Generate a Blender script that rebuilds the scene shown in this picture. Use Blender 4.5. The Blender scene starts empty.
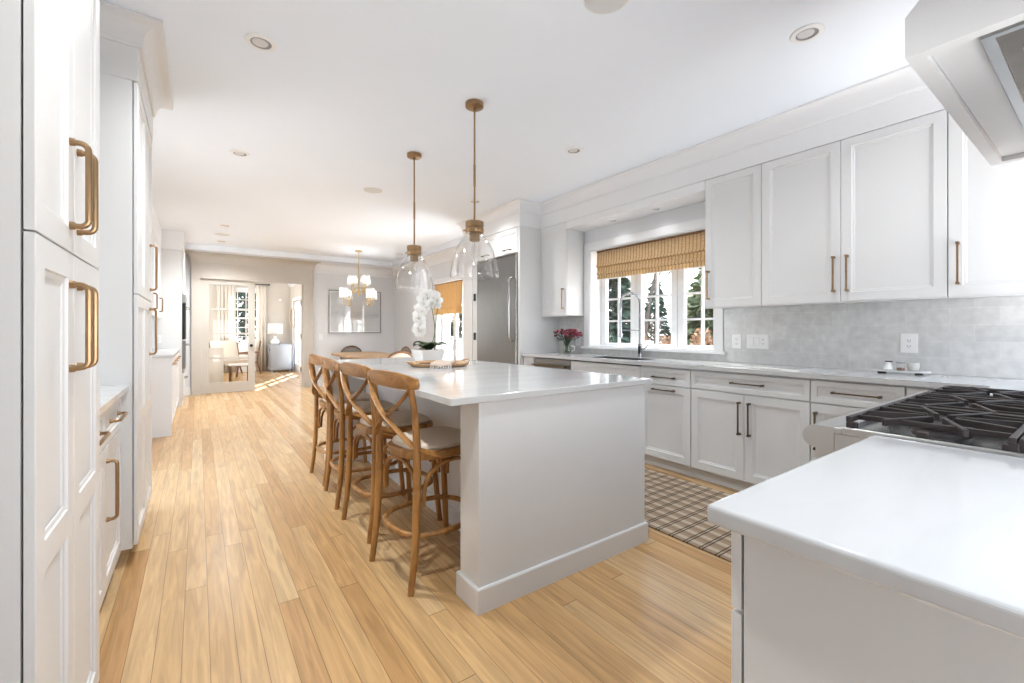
import bpy, bmesh, math, random
from mathutils import Vector, Matrix
random.seed(7)
scene = bpy.context.scene
C = scene.collection
R = math.radians

# ---------------------------------------------------------------- camera, world, sun, lights, exposure
F_PX = 438.0
cam_d = bpy.data.cameras.new('camera')
cam = bpy.data.objects.new('camera', cam_d)
C.objects.link(cam)
scene.camera = cam
cam_d.sensor_width = 36.0
cam_d.lens = F_PX / 1024 * 36
cam_d.shift_y = -(341.5 - 331.0) / 1024
cam_d.clip_start = 0.02
cam.location = (0, 0, 1.184)
cam.rotation_euler = (R(90), 0, -math.atan(314.0 / F_PX))

vs = scene.view_settings
scene.display_settings.display_device = 'sRGB'
vs.view_transform = 'Standard'
vs.look = 'None'
vs.gamma = 1.0
vs.use_curve_mapping = False
vs.exposure = 1.88

world = bpy.data.worlds.new('sky')
scene.world = world
world.use_nodes = True
wn = world.node_tree.nodes
wl = world.node_tree.links
wn.clear()
w_out = wn.new('ShaderNodeOutputWorld')
w_bg = wn.new('ShaderNodeBackground')
w_tc = wn.new('ShaderNodeTexCoord')
w_sep = wn.new('ShaderNodeSeparateXYZ')
w_ramp = wn.new('ShaderNodeValToRGB')
w_ramp.color_ramp.elements[0].position = 0.48
w_ramp.color_ramp.elements[0].color = (0.925, 0.94, 0.955, 1)
w_ramp.color_ramp.elements[1].position = 0.75
w_ramp.color_ramp.elements[1].color = (0.62, 0.78, 1.0, 1)
w_map = wn.new('ShaderNodeMapRange')
w_map.inputs['From Min'].default_value = -1
w_map.inputs['From Max'].default_value = 1
wl.new(w_tc.outputs['Generated'], w_sep.inputs[0])
wl.new(w_sep.outputs['Z'], w_map.inputs['Value'])
wl.new(w_map.outputs[0], w_ramp.inputs[0])
wl.new(w_ramp.outputs[0], w_bg.inputs['Color'])
w_bg.inputs['Strength'].default_value = 1.45
wl.new(w_bg.outputs[0], w_out.inputs[0])

def sun_lamp():
    d = bpy.data.lights.new('sun', 'SUN')
    d.energy = 9.0
    d.angle = R(0.6)
    d.color = (1.0, 0.95, 0.86)
    o = bpy.data.objects.new('sun', d)
    C.objects.link(o)
    o.location = (6, 20, 12)
    o.rotation_euler = Vector((-0.395, -0.918, -math.tan(R(28)))).to_track_quat('-Z', 'Y').to_euler()
sun_lamp()

def area_lamp(name, loc, target, sx, sy, watts, col=(1, 1, 1)):
    d = bpy.data.lights.new(name, 'AREA')
    d.shape = 'RECTANGLE'
    d.size, d.size_y = sx, sy
    d.energy = watts
    d.color = col
    o = bpy.data.objects.new(name, d)
    C.objects.link(o)
    o.location = loc
    o.rotation_euler = (Vector(target) - Vector(loc)).to_track_quat('-Z', 'Y').to_euler()
    return o
# added fill lamp, unseen, behind invented gaps in the range wall
area_lamp('added_back_fill', (1.25, -1.7, 1.2), (1.45, 2.0, 1.5), 1.6, 0.9, 9, (1.0, 0.985, 0.965))
# added fill lamp at an invented opening, hidden behind the fridge block
area_lamp('added_dining_fill', (4.7, 5.7, 1.15), (2.4, 9.0, 0.5), 1.0, 1.2, 30, (0.98, 0.99, 1.0))
# added fill lamp outside an invented gap in the left wall
area_lamp('added_left_fill', (-3.0, 7.4, 1.2), (1.2, 3.6, 1.5), 3.2, 2.4, 8, (1.0, 0.99, 0.98))
area_lamp('added_low_fill', (1.6, -2.2, -0.5), (1.4, 2.2, 2.7), 4.5, 1.6, 70, (1.0, 0.99, 0.98))  # added unseen lamp, set low to brighten the ceiling
# added fill lamp to brighten the far room; no window is built there
area_lamp('added_far_room_fill', (-0.9, 12.6, 1.6), (2.0, 12.4, 1.5), 3.0, 1.8, 28, (1.0, 0.98, 0.95))

# ---------------------------------------------------------------- materials
def lin(c):
    return tuple(((v / 255) / 12.92 if v / 255 <= 0.04045 else ((v / 255 + 0.055) / 1.055) ** 2.4) for v in c)

def new_mat(name):
    m = bpy.data.materials.new(name)
    m.use_nodes = True
    nt = m.node_tree
    return m, nt.nodes, nt.links, nt.nodes['Principled BSDF']

def pm(name, rgb, rough=0.5, metal=0.0, spec=0.5, coat=0.0, noise=0.0, nscale=6.0, stretch=(1, 1, 1), bump=0.0, emit=0.0):
    m, n, l, b = new_mat(name)
    col = lin(rgb) + (1,)
    b.inputs['Base Color'].default_value = col
    b.inputs['Roughness'].default_value = rough
    b.inputs['Metallic'].default_value = metal
    b.inputs['Specular IOR Level'].default_value = spec
    b.inputs['Coat Weight'].default_value = coat
    if emit:
        b.inputs['Emission Color'].default_value = col
        b.inputs['Emission Strength'].default_value = emit
    if noise or bump:
        tc = n.new('ShaderNodeTexCoord')
        mp = n.new('ShaderNodeMapping')
        mp.inputs['Scale'].default_value = stretch
        nz = n.new('ShaderNodeTexNoise')
        nz.inputs['Scale'].default_value = nscale
        nz.inputs['Detail'].default_value = 5
        l.new(tc.outputs['Object'], mp.inputs[0])
        l.new(mp.outputs[0], nz.inputs['Vector'])
        if noise:
            rp = n.new('ShaderNodeValToRGB')
            rp.color_ramp.elements[0].position = 0.3
            rp.color_ramp.elements[1].position = 0.7
            rp.color_ramp.elements[0].color = tuple(v * (1 - noise) for v in col[:3]) + (1,)
            rp.color_ramp.elements[1].color = tuple(min(1, v * (1 + noise)) for v in col[:3]) + (1,)
            l.new(nz.outputs['Fac'], rp.inputs[0])
            l.new(rp.outputs[0], b.inputs['Base Color'])
        if bump:
            bp = n.new('ShaderNodeBump')
            bp.inputs['Strength'].default_value = bump
            bp.inputs['Distance'].default_value = 0.002
            l.new(nz.outputs['Fac'], bp.inputs['Height'])
            l.new(bp.outputs[0], b.inputs['Normal'])
    return m

def math_node(n, l, op, a, b=None, c=None):
    k = n.new('ShaderNodeMath')
    k.operation = op
    for i, v in enumerate((a, b, c)):
        if v is None:
            continue
        if isinstance(v, (int, float)):
            k.inputs[i].default_value = v
        else:
            l.new(v, k.inputs[i])
    return k.outputs[0]

def mat_floor():
    m, n, l, b = new_mat('oak_boards')
    g = n.new('ShaderNodeNewGeometry')
    s = n.new('ShaderNodeSeparateXYZ')
    l.new(g.outputs['Position'], s.inputs[0])
    W = 0.0826
    row = math_node(n, l, 'FLOOR', math_node(n, l, 'DIVIDE', math_node(n, l, 'ADD', s.outputs['X'], 50.02), W))
    wn1 = n.new('ShaderNodeTexWhiteNoise')
    wn1.noise_dimensions = '1D'
    l.new(row, wn1.inputs['W'])
    yo = math_node(n, l, 'MULTIPLY_ADD', wn1.outputs['Value'], 7.0, s.outputs['Y'])
    yd = math_node(n, l, 'DIVIDE', math_node(n, l, 'ADD', yo, 50.0), 1.7)
    seg = math_node(n, l, 'FLOOR', yd)
    bid = math_node(n, l, 'MULTIPLY_ADD', row, 17.31, seg)
    wn2 = n.new('ShaderNodeTexWhiteNoise')
    wn2.noise_dimensions = '1D'
    l.new(bid, wn2.inputs['W'])
    ramp = n.new('ShaderNodeValToRGB')
    e = ramp.color_ramp.elements
    e[0].position, e[0].color = 0.0, lin((184, 140, 92)) + (1,)
    e[1].position, e[1].color = 1.0, lin((214, 180, 134)) + (1,)
    for p_, c_ in ((0.25, (200, 159, 109)), (0.5, (206, 168, 119)), (0.78, (210, 173, 126))):
        k = e.new(p_)
        k.color = lin(c_) + (1,)
    l.new(wn2.outputs['Value'], ramp.inputs[0])
    # grain
    cmb = n.new('ShaderNodeCombineXYZ')
    l.new(math_node(n, l, 'MULTIPLY', s.outputs['X'], 34.0), cmb.inputs[0])
    l.new(math_node(n, l, 'MULTIPLY', s.outputs['Y'], 2.2), cmb.inputs[1])
    l.new(math_node(n, l, 'MULTIPLY', wn2.outputs['Value'], 90.0), cmb.inputs[2])
    nz = n.new('ShaderNodeTexNoise')
    nz.inputs['Scale'].default_value = 1.0
    nz.inputs['Detail'].default_value = 6
    nz.inputs['Distortion'].default_value = 1.2
    l.new(cmb.outputs[0], nz.inputs['Vector'])
    gr = n.new('ShaderNodeMapRange')
    gr.inputs['From Min'].default_value = 0.3
    gr.inputs['From Max'].default_value = 0.75
    gr.inputs['To Min'].default_value = 1.12
    gr.inputs['To Max'].default_value = 0.70
    l.new(nz.outputs['Fac'], gr.inputs['Value'])
    # seams
    fx = math_node(n, l, 'FRACT', math_node(n, l, 'DIVIDE', math_node(n, l, 'ADD', s.outputs['X'], 50.02), W))
    sx = math_node(n, l, 'MINIMUM', fx, math_node(n, l, 'SUBTRACT', 1.0, fx))
    fy = math_node(n, l, 'FRACT', yd)
    sy = math_node(n, l, 'MINIMUM', fy, math_node(n, l, 'SUBTRACT', 1.0, fy))
    ex = math_node(n, l, 'GREATER_THAN', sx, 0.015)
    ey = math_node(n, l, 'GREATER_THAN', sy, 0.0012)
    seam = math_node(n, l, 'MULTIPLY', ex, ey)
    dk = math_node(n, l, 'MULTIPLY_ADD', seam, 0.50, 0.50)
    tot = math_node(n, l, 'MULTIPLY', gr.outputs[0], dk)
    mx = n.new('ShaderNodeVectorMath')
    mx.operation = 'SCALE'
    l.new(ramp.outputs[0], mx.inputs[0])
    l.new(tot, mx.inputs['Scale'])
    l.new(mx.outputs[0], b.inputs['Base Color'])
    b.inputs['Roughness'].default_value = 0.27
    b.inputs['Specular IOR Level'].default_value = 0.45
    bp = n.new('ShaderNodeBump')
    bp.inputs['Strength'].default_value = 0.25
    bp.inputs['Distance'].default_value = 0.001
    l.new(seam, bp.inputs['Height'])
    l.new(bp.outputs[0], b.inputs['Normal'])
    return m

def mat_tile():
    m, n, l, b = new_mat('glazed_tile')
    g = n.new('ShaderNodeNewGeometry')
    s = n.new('ShaderNodeSeparateXYZ')
    l.new(g.outputs['Position'], s.inputs[0])
    cmb = n.new('ShaderNodeCombineXYZ')
    l.new(s.outputs['Y'], cmb.inputs[0])
    l.new(math_node(n, l, 'SUBTRACT', s.outputs['Z'], 0.915), cmb.inputs[1])
    br = n.new('ShaderNodeTexBrick')
    br.inputs['Scale'].default_value = 1.0
    br.inputs['Brick Width'].default_value = 0.205
    br.inputs['Row Height'].default_value = 0.102
    br.inputs['Mortar Size'].default_value = 0.0022
    br.inputs['Mortar Smooth'].default_value = 0.3
    br.inputs['Color1'].default_value = lin((212, 212, 211)) + (1,)
    br.inputs['Color2'].default_value = lin((203, 203, 202)) + (1,)
    br.inputs['Mortar'].default_value = lin((216, 216, 215)) + (1,)
    l.new(cmb.outputs[0], br.inputs['Vector'])
    nz = n.new('ShaderNodeTexNoise')
    nz.inputs['Scale'].default_value = 22
    nz.inputs['Detail'].default_value = 6
    l.new(g.outputs['Position'], nz.inputs['Vector'])
    mr = n.new('ShaderNodeMapRange')
    mr.inputs['From Min'].default_value = 0.3
    mr.inputs['From Max'].default_value = 0.7
    mr.inputs['To Min'].default_value = 0.90
    mr.inputs['To Max'].default_value = 1.08
    l.new(nz.outputs['Fac'], mr.inputs['Value'])
    mx = n.new('ShaderNodeVectorMath')
    mx.operation = 'SCALE'
    l.new(br.outputs['Color'], mx.inputs[0])
    l.new(mr.outputs[0], mx.inputs['Scale'])
    l.new(mx.outputs[0], b.inputs['Base Color'])
    b.inputs['Roughness'].default_value = 0.16
    bp = n.new('ShaderNodeBump')
    bp.inputs['Strength'].default_value = 0.35
    bp.inputs['Distance'].default_value = 0.004
    hh = math_node(n, l, 'MULTIPLY_ADD', br.outputs['Fac'], -0.6, nz.outputs['Fac'])
    l.new(hh, bp.inputs['Height'])
    l.new(bp.outputs[0], b.inputs['Normal'])
    return m

def mat_quartz():
    m, n, l, b = new_mat('white_quartz')
    g = n.new('ShaderNodeNewGeometry')
    mp = n.new('ShaderNodeMapping')
    mp.inputs['Rotation'].default_value = (0, 0, R(35))
    mp.inputs['Scale'].default_value = (1.2, 5.0, 1.0)
    l.new(g.outputs['Position'], mp.inputs[0])
    nz = n.new('ShaderNodeTexNoise')
    nz.inputs['Scale'].default_value = 1.6
    nz.inputs['Detail'].default_value = 7
    nz.inputs['Distortion'].default_value = 0.35
    l.new(mp.outputs[0], nz.inputs['Vector'])
    rp = n.new('ShaderNodeValToRGB')
    rp.color_ramp.elements[0].position = 0.36
    rp.color_ramp.elements[0].color = lin((196, 196, 196)) + (1,)
    rp.color_ramp.elements[1].position = 0.56
    rp.color_ramp.elements[1].color = lin((203, 203, 203)) + (1,)
    l.new(nz.outputs['Fac'], rp.inputs[0])
    l.new(rp.outputs[0], b.inputs['Base Color'])
    b.inputs['Roughness'].default_value = 0.10
    b.inputs['Specular IOR Level'].default_value = 0.5
    return m

def mat_rug():
    m, n, l, b = new_mat('plaid_wool')
    g = n.new('ShaderNodeNewGeometry')
    s = n.new('ShaderNodeSeparateXYZ')
    l.new(g.outputs['Position'], s.inputs[0])
    P = 0.0925
    fy = math_node(n, l, 'FRACT', math_node(n, l, 'DIVIDE', math_node(n, l, 'ADD', s.outputs['Y'], 10.0), P))
    fx = math_node(n, l, 'FRACT', math_node(n, l, 'DIVIDE', math_node(n, l, 'ADD', s.outputs['X'], 10.0), P))
    def line(f, c, w):
        return math_node(n, l, 'LESS_THAN', math_node(n, l, 'ABSOLUTE', math_node(n, l, 'SUBTRACT', f, c)), w)
    dark = math_node(n, l, 'MAXIMUM', line(fy, 0.40, 0.045), line(fy, 0.60, 0.045))
    mid = line(fy, 0.49, 0.10)
    light = line(fx, 0.5, 0.17)
    brown = line(fx, 0.02, 0.14)
    def mixc(fac, a, bcol):
        k = n.new('ShaderNodeMix')
        k.data_type = 'RGBA'
        l.new(fac, k.inputs['Factor'])
        if isinstance(a, tuple):
            k.inputs[6].default_value = a
        else:
            l.new(a, k.inputs[6])
        k.inputs[7].default_value = bcol
        return k.outputs[2]
    c0 = mixc(light, lin((158, 136, 114)) + (1,), lin((190, 174, 154)) + (1,))
    c1 = mixc(math_node(n, l, 'MULTIPLY', brown, 0.28), c0, lin((112, 86, 62)) + (1,))
    c2 = mixc(math_node(n, l, 'MULTIPLY', mid, 0.25), c1, lin((150, 130, 108)) + (1,))
    c3 = mixc(math_node(n, l, 'MULTIPLY', dark, 0.85), c2, lin((52, 42, 36)) + (1,))
    l.new(c3, b.inputs['Base Color'])
    b.inputs['Roughness'].default_value = 0.95
    nz = n.new('ShaderNodeTexNoise')
    nz.inputs['Scale'].default_value = 400
    l.new(g.outputs['Position'], nz.inputs['Vector'])
    bp = n.new('ShaderNodeBump')
    bp.inputs['Strength'].default_value = 0.5
    bp.inputs['Distance'].default_value = 0.003
    l.new(nz.outputs['Fac'], bp.inputs['Height'])
    l.new(bp.outputs[0], b.inputs['Normal'])
    return m

def mat_wood(name, c0, c1, scale=(30, 30, 3), rough=0.4):
    m, n, l, b = new_mat(name)
    tc = n.new('ShaderNodeTexCoord')
    mp = n.new('ShaderNodeMapping')
    mp.inputs['Scale'].default_value = scale
    nz = n.new('ShaderNodeTexNoise')
    nz.inputs['Scale'].default_value = 1.0
    nz.inputs['Detail'].default_value = 6
    nz.inputs['Distortion'].default_value = 1.5
    l.new(tc.outputs['Object'], mp.inputs[0])
    l.new(mp.outputs[0], nz.inputs['Vector'])
    rp = n.new('ShaderNodeValToRGB')
    rp.color_ramp.elements[0].position = 0.32
    rp.color_ramp.elements[0].color = lin(c0) + (1,)
    rp.color_ramp.elements[1].position = 0.66
    rp.color_ramp.elements[1].color = lin(c1) + (1,)
    l.new(nz.outputs['Fac'], rp.inputs[0])
    l.new(rp.outputs[0], b.inputs['Base Color'])
    b.inputs['Roughness'].default_value = rough
    return m

def mat_glass(name, tint=(1, 1, 1), ior=1.45, strength=1.0):
    m = bpy.data.materials.new(name)
    m.use_nodes = True
    n, l = m.node_tree.nodes, m.node_tree.links
    n.clear()
    o = n.new('ShaderNodeOutputMaterial')
    t = n.new('ShaderNodeBsdfTransparent')
    t.inputs[0].default_value = tint + (1,)
    gl = n.new('ShaderNodeBsdfGlossy')
    gl.inputs['Roughness'].default_value = 0.01
    fr = n.new('ShaderNodeLayerWeight')
    fr.inputs[0].default_value = 0.5
    r0 = ((ior - 1) / (ior + 1)) ** 2
    k = math_node(n, l, 'MULTIPLY', math_node(n, l, 'MULTIPLY_ADD', math_node(n, l, 'POWER', fr.outputs['Facing'], 4.0), 0.75, r0), strength)
    mx = n.new('ShaderNodeMixShader')
    l.new(k, mx.inputs[0])
    l.new(t.outputs[0], mx.inputs[1])
    l.new(gl.outputs[0], mx.inputs[2])
    l.new(mx.outputs[0], o.inputs[0])
    return m

def mat_shade(name, c0, c1, axis, freq, dark):
    """woven bamboo: fine horizontal reeds with darker vertical threads"""
    m, n, l, b = new_mat(name)
    g = n.new('ShaderNodeNewGeometry')
    s = n.new('ShaderNodeSeparateXYZ')
    l.new(g.outputs['Position'], s.inputs[0])
    f = math_node(n, l, 'FRACT', math_node(n, l, 'MULTIPLY', s.outputs[axis], freq))
    st = math_node(n, l, 'LESS_THAN', f, 0.30)
    nz = n.new('ShaderNodeTexNoise')
    nz.inputs['Scale'].default_value = 1.0
    nz.inputs['Detail'].default_value = 4
    cmb = n.new('ShaderNodeCombineXYZ')
    l.new(math_node(n, l, 'MULTIPLY', s.outputs['Y'], 14.0), cmb.inputs[0])
    l.new(math_node(n, l, 'MULTIPLY', s.outputs['Z'], 190.0), cmb.inputs[1])
    l.new(cmb.outputs[0], nz.inputs['Vector'])
    rp = n.new('ShaderNodeValToRGB')
    rp.color_ramp.elements[0].position = 0.35
    rp.color_ramp.elements[0].color = lin(c0) + (1,)
    rp.color_ramp.elements[1].position = 0.65
    rp.color_ramp.elements[1].color = lin(c1) + (1,)
    l.new(nz.outputs['Fac'], rp.inputs[0])
    k = n.new('ShaderNodeMix')
    k.data_type = 'RGBA'
    l.new(math_node(n, l, 'MULTIPLY', st, dark), k.inputs['Factor'])
    l.new(rp.outputs[0], k.inputs[6])
    k.inputs[7].default_value = lin((136, 102, 64)) + (1,)
    l.new(k.outputs[2], b.inputs['Base Color'])
    b.inputs['Roughness'].default_value = 0.7
    # the reeds let some daylight through
    tr = n.new('ShaderNodeBsdfTranslucent')
    l.new(k.outputs[2], tr.inputs[0])
    ms = n.new('ShaderNodeMixShader')
    ms.inputs[0].default_value = 0.45
    l.new(b.outputs[0], ms.inputs[1])
    l.new(tr.outputs[0], ms.inputs[2])
    l.new(ms.outputs[0], n['Material Output'].inputs[0])
    return m

def mat_translucent(name, rgb, fac=0.5):
    m, n, l, b = new_mat(name)
    b.inputs['Base Color'].default_value = lin(rgb) + (1,)
    b.inputs['Roughness'].default_value = 0.8
    tr = n.new('ShaderNodeBsdfTranslucent')
    tr.inputs[0].default_value = lin(rgb) + (1,)
    ms = n.new('ShaderNodeMixShader')
    ms.inputs[0].default_value = fac
    l.new(b.outputs[0], ms.inputs[1])
    l.new(tr.outputs[0], ms.inputs[2])
    l.new(ms.outputs[0], n['Material Output'].inputs[0])
    return m

def mat_picture():
    m, n, l, b = new_mat('abstract_print')
    tc = n.new('ShaderNodeTexCoord')
    s = n.new('ShaderNodeSeparateXYZ')
    l.new(tc.outputs['Generated'], s.inputs[0])
    nz = n.new('ShaderNodeTexNoise')
    nz.inputs['Scale'].default_value = 3.0
    nz.inputs['Detail'].default_value = 6
    mp = n.new('ShaderNodeMapping')
    mp.inputs['Scale'].default_value = (1.0, 1.0, 5.0)
    l.new(tc.outputs['Generated'], mp.inputs[0])
    l.new(mp.outputs[0], nz.inputs['Vector'])
    v = math_node(n, l, 'MULTIPLY_ADD', math_node(n, l, 'SUBTRACT', nz.outputs['Fac'], 0.5), 0.35, s.outputs['Z'])
    rp = n.new('ShaderNodeValToRGB')
    e = rp.color_ramp.elements
    e[0].position, e[0].color = 0.0, lin((214, 215, 216)) + (1,)
    e[1].position, e[1].color = 1.0, lin((204, 206, 208)) + (1,)
    for p_, c_ in ((0.34, (208, 209, 210)), (0.42, (182, 184, 186)), (0.5, (196, 198, 200)), (0.75, (206, 208, 210))):
        k = e.new(p_)
        k.color = lin(c_) + (1,)
    l.new(v, rp.inputs[0])
    l.new(rp.outputs[0], b.inputs['Base Color'])
    b.inputs['Roughness'].default_value = 0.5
    b.inputs['Coat Weight'].default_value = 1.0
    b.inputs['Coat Roughness'].default_value = 0.02
    return m

M = {}
M['white'] = pm('white_cabinet_paint', (223, 223, 223), 0.32, noise=0.012, nscale=2.0)
M['trimw'] = pm('white_trim_paint', (234, 234, 235), 0.4, noise=0.01, nscale=2.0)
M['ceil'] = pm('ceiling_paint', (238, 244, 252), 0.9, noise=0.008, nscale=1.5)
M['wall'] = pm('light_grey_wall_paint', (222, 223, 226), 0.85, noise=0.01, nscale=2.0)
M['beige'] = pm('greige_woodwork_paint', (197, 190, 181), 0.45, noise=0.012, nscale=2.0)
M['beigewall'] = pm('warm_grey_wall_paint', (206, 199, 190), 0.85, noise=0.01, nscale=2.0)
M['dark'] = pm('dark_gap', (40, 38, 36), 0.8, noise=0.1)
M['floor'] = mat_floor()
M['tile'] = mat_tile()
M['quartz'] = mat_quartz()
M['rug'] = mat_rug()
M['brass'] = pm('antique_brass', (160, 132, 100), 0.34, 1.0, noise=0.08, nscale=30)
M['bronze'] = pm('dark_bronze', (108, 94, 76), 0.38, 1.0, noise=0.1, nscale=40)
M['gold'] = pm('pale_gold', (206, 178, 128), 0.3, 1.0, noise=0.05, nscale=30)
M['steel'] = pm('brushed_steel', (126, 126, 126), 0.30, 1.0, noise=0.06, nscale=4, stretch=(60, 60, 1.0))
M['steel_l'] = pm('satin_steel', (196, 196, 195), 0.35, 1.0, noise=0.03, nscale=6)
M['tablewood'] = mat_wood('weathered_oak', (146, 114, 84), (180, 146, 110), (26, 6, 26), 0.5)
M['steel_h'] = pm('polished_steel', (190, 190, 190), 0.22, 1.0, noise=0.04, nscale=20)
M['chrome'] = pm('chrome', (180, 182, 185), 0.12, 1.0, noise=0.03, nscale=20)
M['iron'] = pm('cast_iron', (50, 42, 42), 0.5, 0.2, noise=0.2, nscale=40, bump=0.3)
M['black'] = pm('black_metal', (24, 24, 25), 0.45, 0.3, noise=0.1)
M['wood'] = mat_wood('honey_oak', (132, 88, 42), (182, 132, 74), (13, 13, 4), 0.38)
M['woodrail'] = mat_wood('honey_oak_long_grain', (128, 84, 40), (184, 134, 76), (26, 3.5, 22), 0.38)
M['woodlight'] = mat_wood('pale_oak', (170, 130, 92), (206, 170, 128), (26, 6, 26), 0.45)
M['woodmid'] = mat_wood('mid_brown_wood', (112, 78, 50), (150, 110, 74), (26, 26, 4), 0.45)
M['woodbrown'] = mat_wood('walnut_wood', (92, 60, 40), (132, 90, 60), (26, 26, 4), 0.45)
M['linen'] = pm('cream_linen', (216, 200, 182), 0.9, noise=0.05, nscale=60, bump=0.2)
M['fabric'] = pm('grey_fabric', (128, 122, 116), 0.95, noise=0.08, nscale=60, bump=0.2)
M['blush'] = pm('blush_cotton', (206, 186, 172), 0.95, noise=0.05, nscale=80, bump=0.3)
M['tassel'] = pm('white_yarn', (236, 232, 226), 0.95, noise=0.05, nscale=80)
M['pane'] = mat_glass('window_glass', (0.97, 0.98, 0.98), 1.35, 0.8)
M['glass'] = mat_glass('clear_glass', (0.985, 0.985, 0.985), 1.5, 1.15)
M['vaseglass'] = mat_glass('tinted_glass', (0.90, 0.92, 0.86), 1.5, 1.2)
M['shade_k'] = mat_shade('striped_bamboo', (202, 176, 136), (230, 208, 172), 'Y', 26.0, 0.55)
M['shade_d'] = mat_shade('plain_bamboo', (206, 172, 122), (232, 204, 158), 'Y', 9.0, 0.10)
M['lampshade'] = mat_translucent('white_lampshade', (244, 243, 240), 0.4)
M['curtain'] = mat_translucent('ivory_curtain', (240, 234, 226), 0.35)
M['ceramic'] = pm('white_ceramic', (238, 238, 236), 0.25, noise=0.01)
M['plastic'] = pm('white_plastic', (238, 238, 238), 0.35, noise=0.008)
M['stoneware'] = pm('pale_stoneware', (206, 203, 197), 0.6, noise=0.04, nscale=20)
M['socket'] = pm('grey_slot', (150, 150, 150), 0.5, noise=0.02)
M['leaf'] = pm('orchid_leaf', (44, 66, 34), 0.35, noise=0.2, nscale=12)
M['leaf2'] = pm('bouquet_leaf', (48, 66, 38), 0.5, noise=0.2, nscale=12)
M['stem'] = pm('green_stem', (96, 112, 62), 0.5, noise=0.1)
M['petal'] = mat_translucent('white_petal', (246, 245, 242), 0.35)
M['petalr'] = pm('magenta_petal', (118, 18, 50), 0.6, noise=0.3, nscale=30)
M['petalp'] = pm('pink_petal', (176, 60, 92), 0.6, noise=0.2, nscale=30)
M['soil'] = pm('dark_moss', (48, 42, 30), 0.95, noise=0.3, nscale=30)
M['greycab'] = pm('blue_grey_lacquer', (176, 182, 190), 0.4, noise=0.02)
M['print'] = mat_picture()
M['silver'] = pm('silver_frame', (150, 151, 153), 0.4, 0.6, noise=0.05)
M['evergreen'] = pm('evergreen_needles', (62, 78, 62), 0.8, noise=0.35, nscale=3)
M['evergreen2'] = pm('dull_green_needles', (92, 100, 68), 0.8, noise=0.35, nscale=3)
M['brownleaf'] = pm('dry_brown_leaves', (158, 124, 96), 0.85, noise=0.4, nscale=5)
M['bark'] = pm('grey_bark', (88, 78, 70), 0.9, noise=0.25, nscale=8, bump=0.4)
M['ground'] = pm('leaf_litter', (150, 120, 92), 0.95, noise=0.3, nscale=2)
M['deck'] = pm('painted_decking', (226, 226, 224), 0.6, noise=0.03)
M['greymetal'] = pm('grey_patio_metal', (130, 132, 136), 0.5, 0.3, noise=0.05)
M['steelin'] = pm('dull_steel_liner', (134, 126, 118), 0.4, 0.9, noise=0.12, nscale=12)
M['lens'] = pm('frosted_lens', (214, 214, 214), 0.3, noise=0.01)

# ---------------------------------------------------------------- mesh helpers
WLOC = {}

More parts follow.
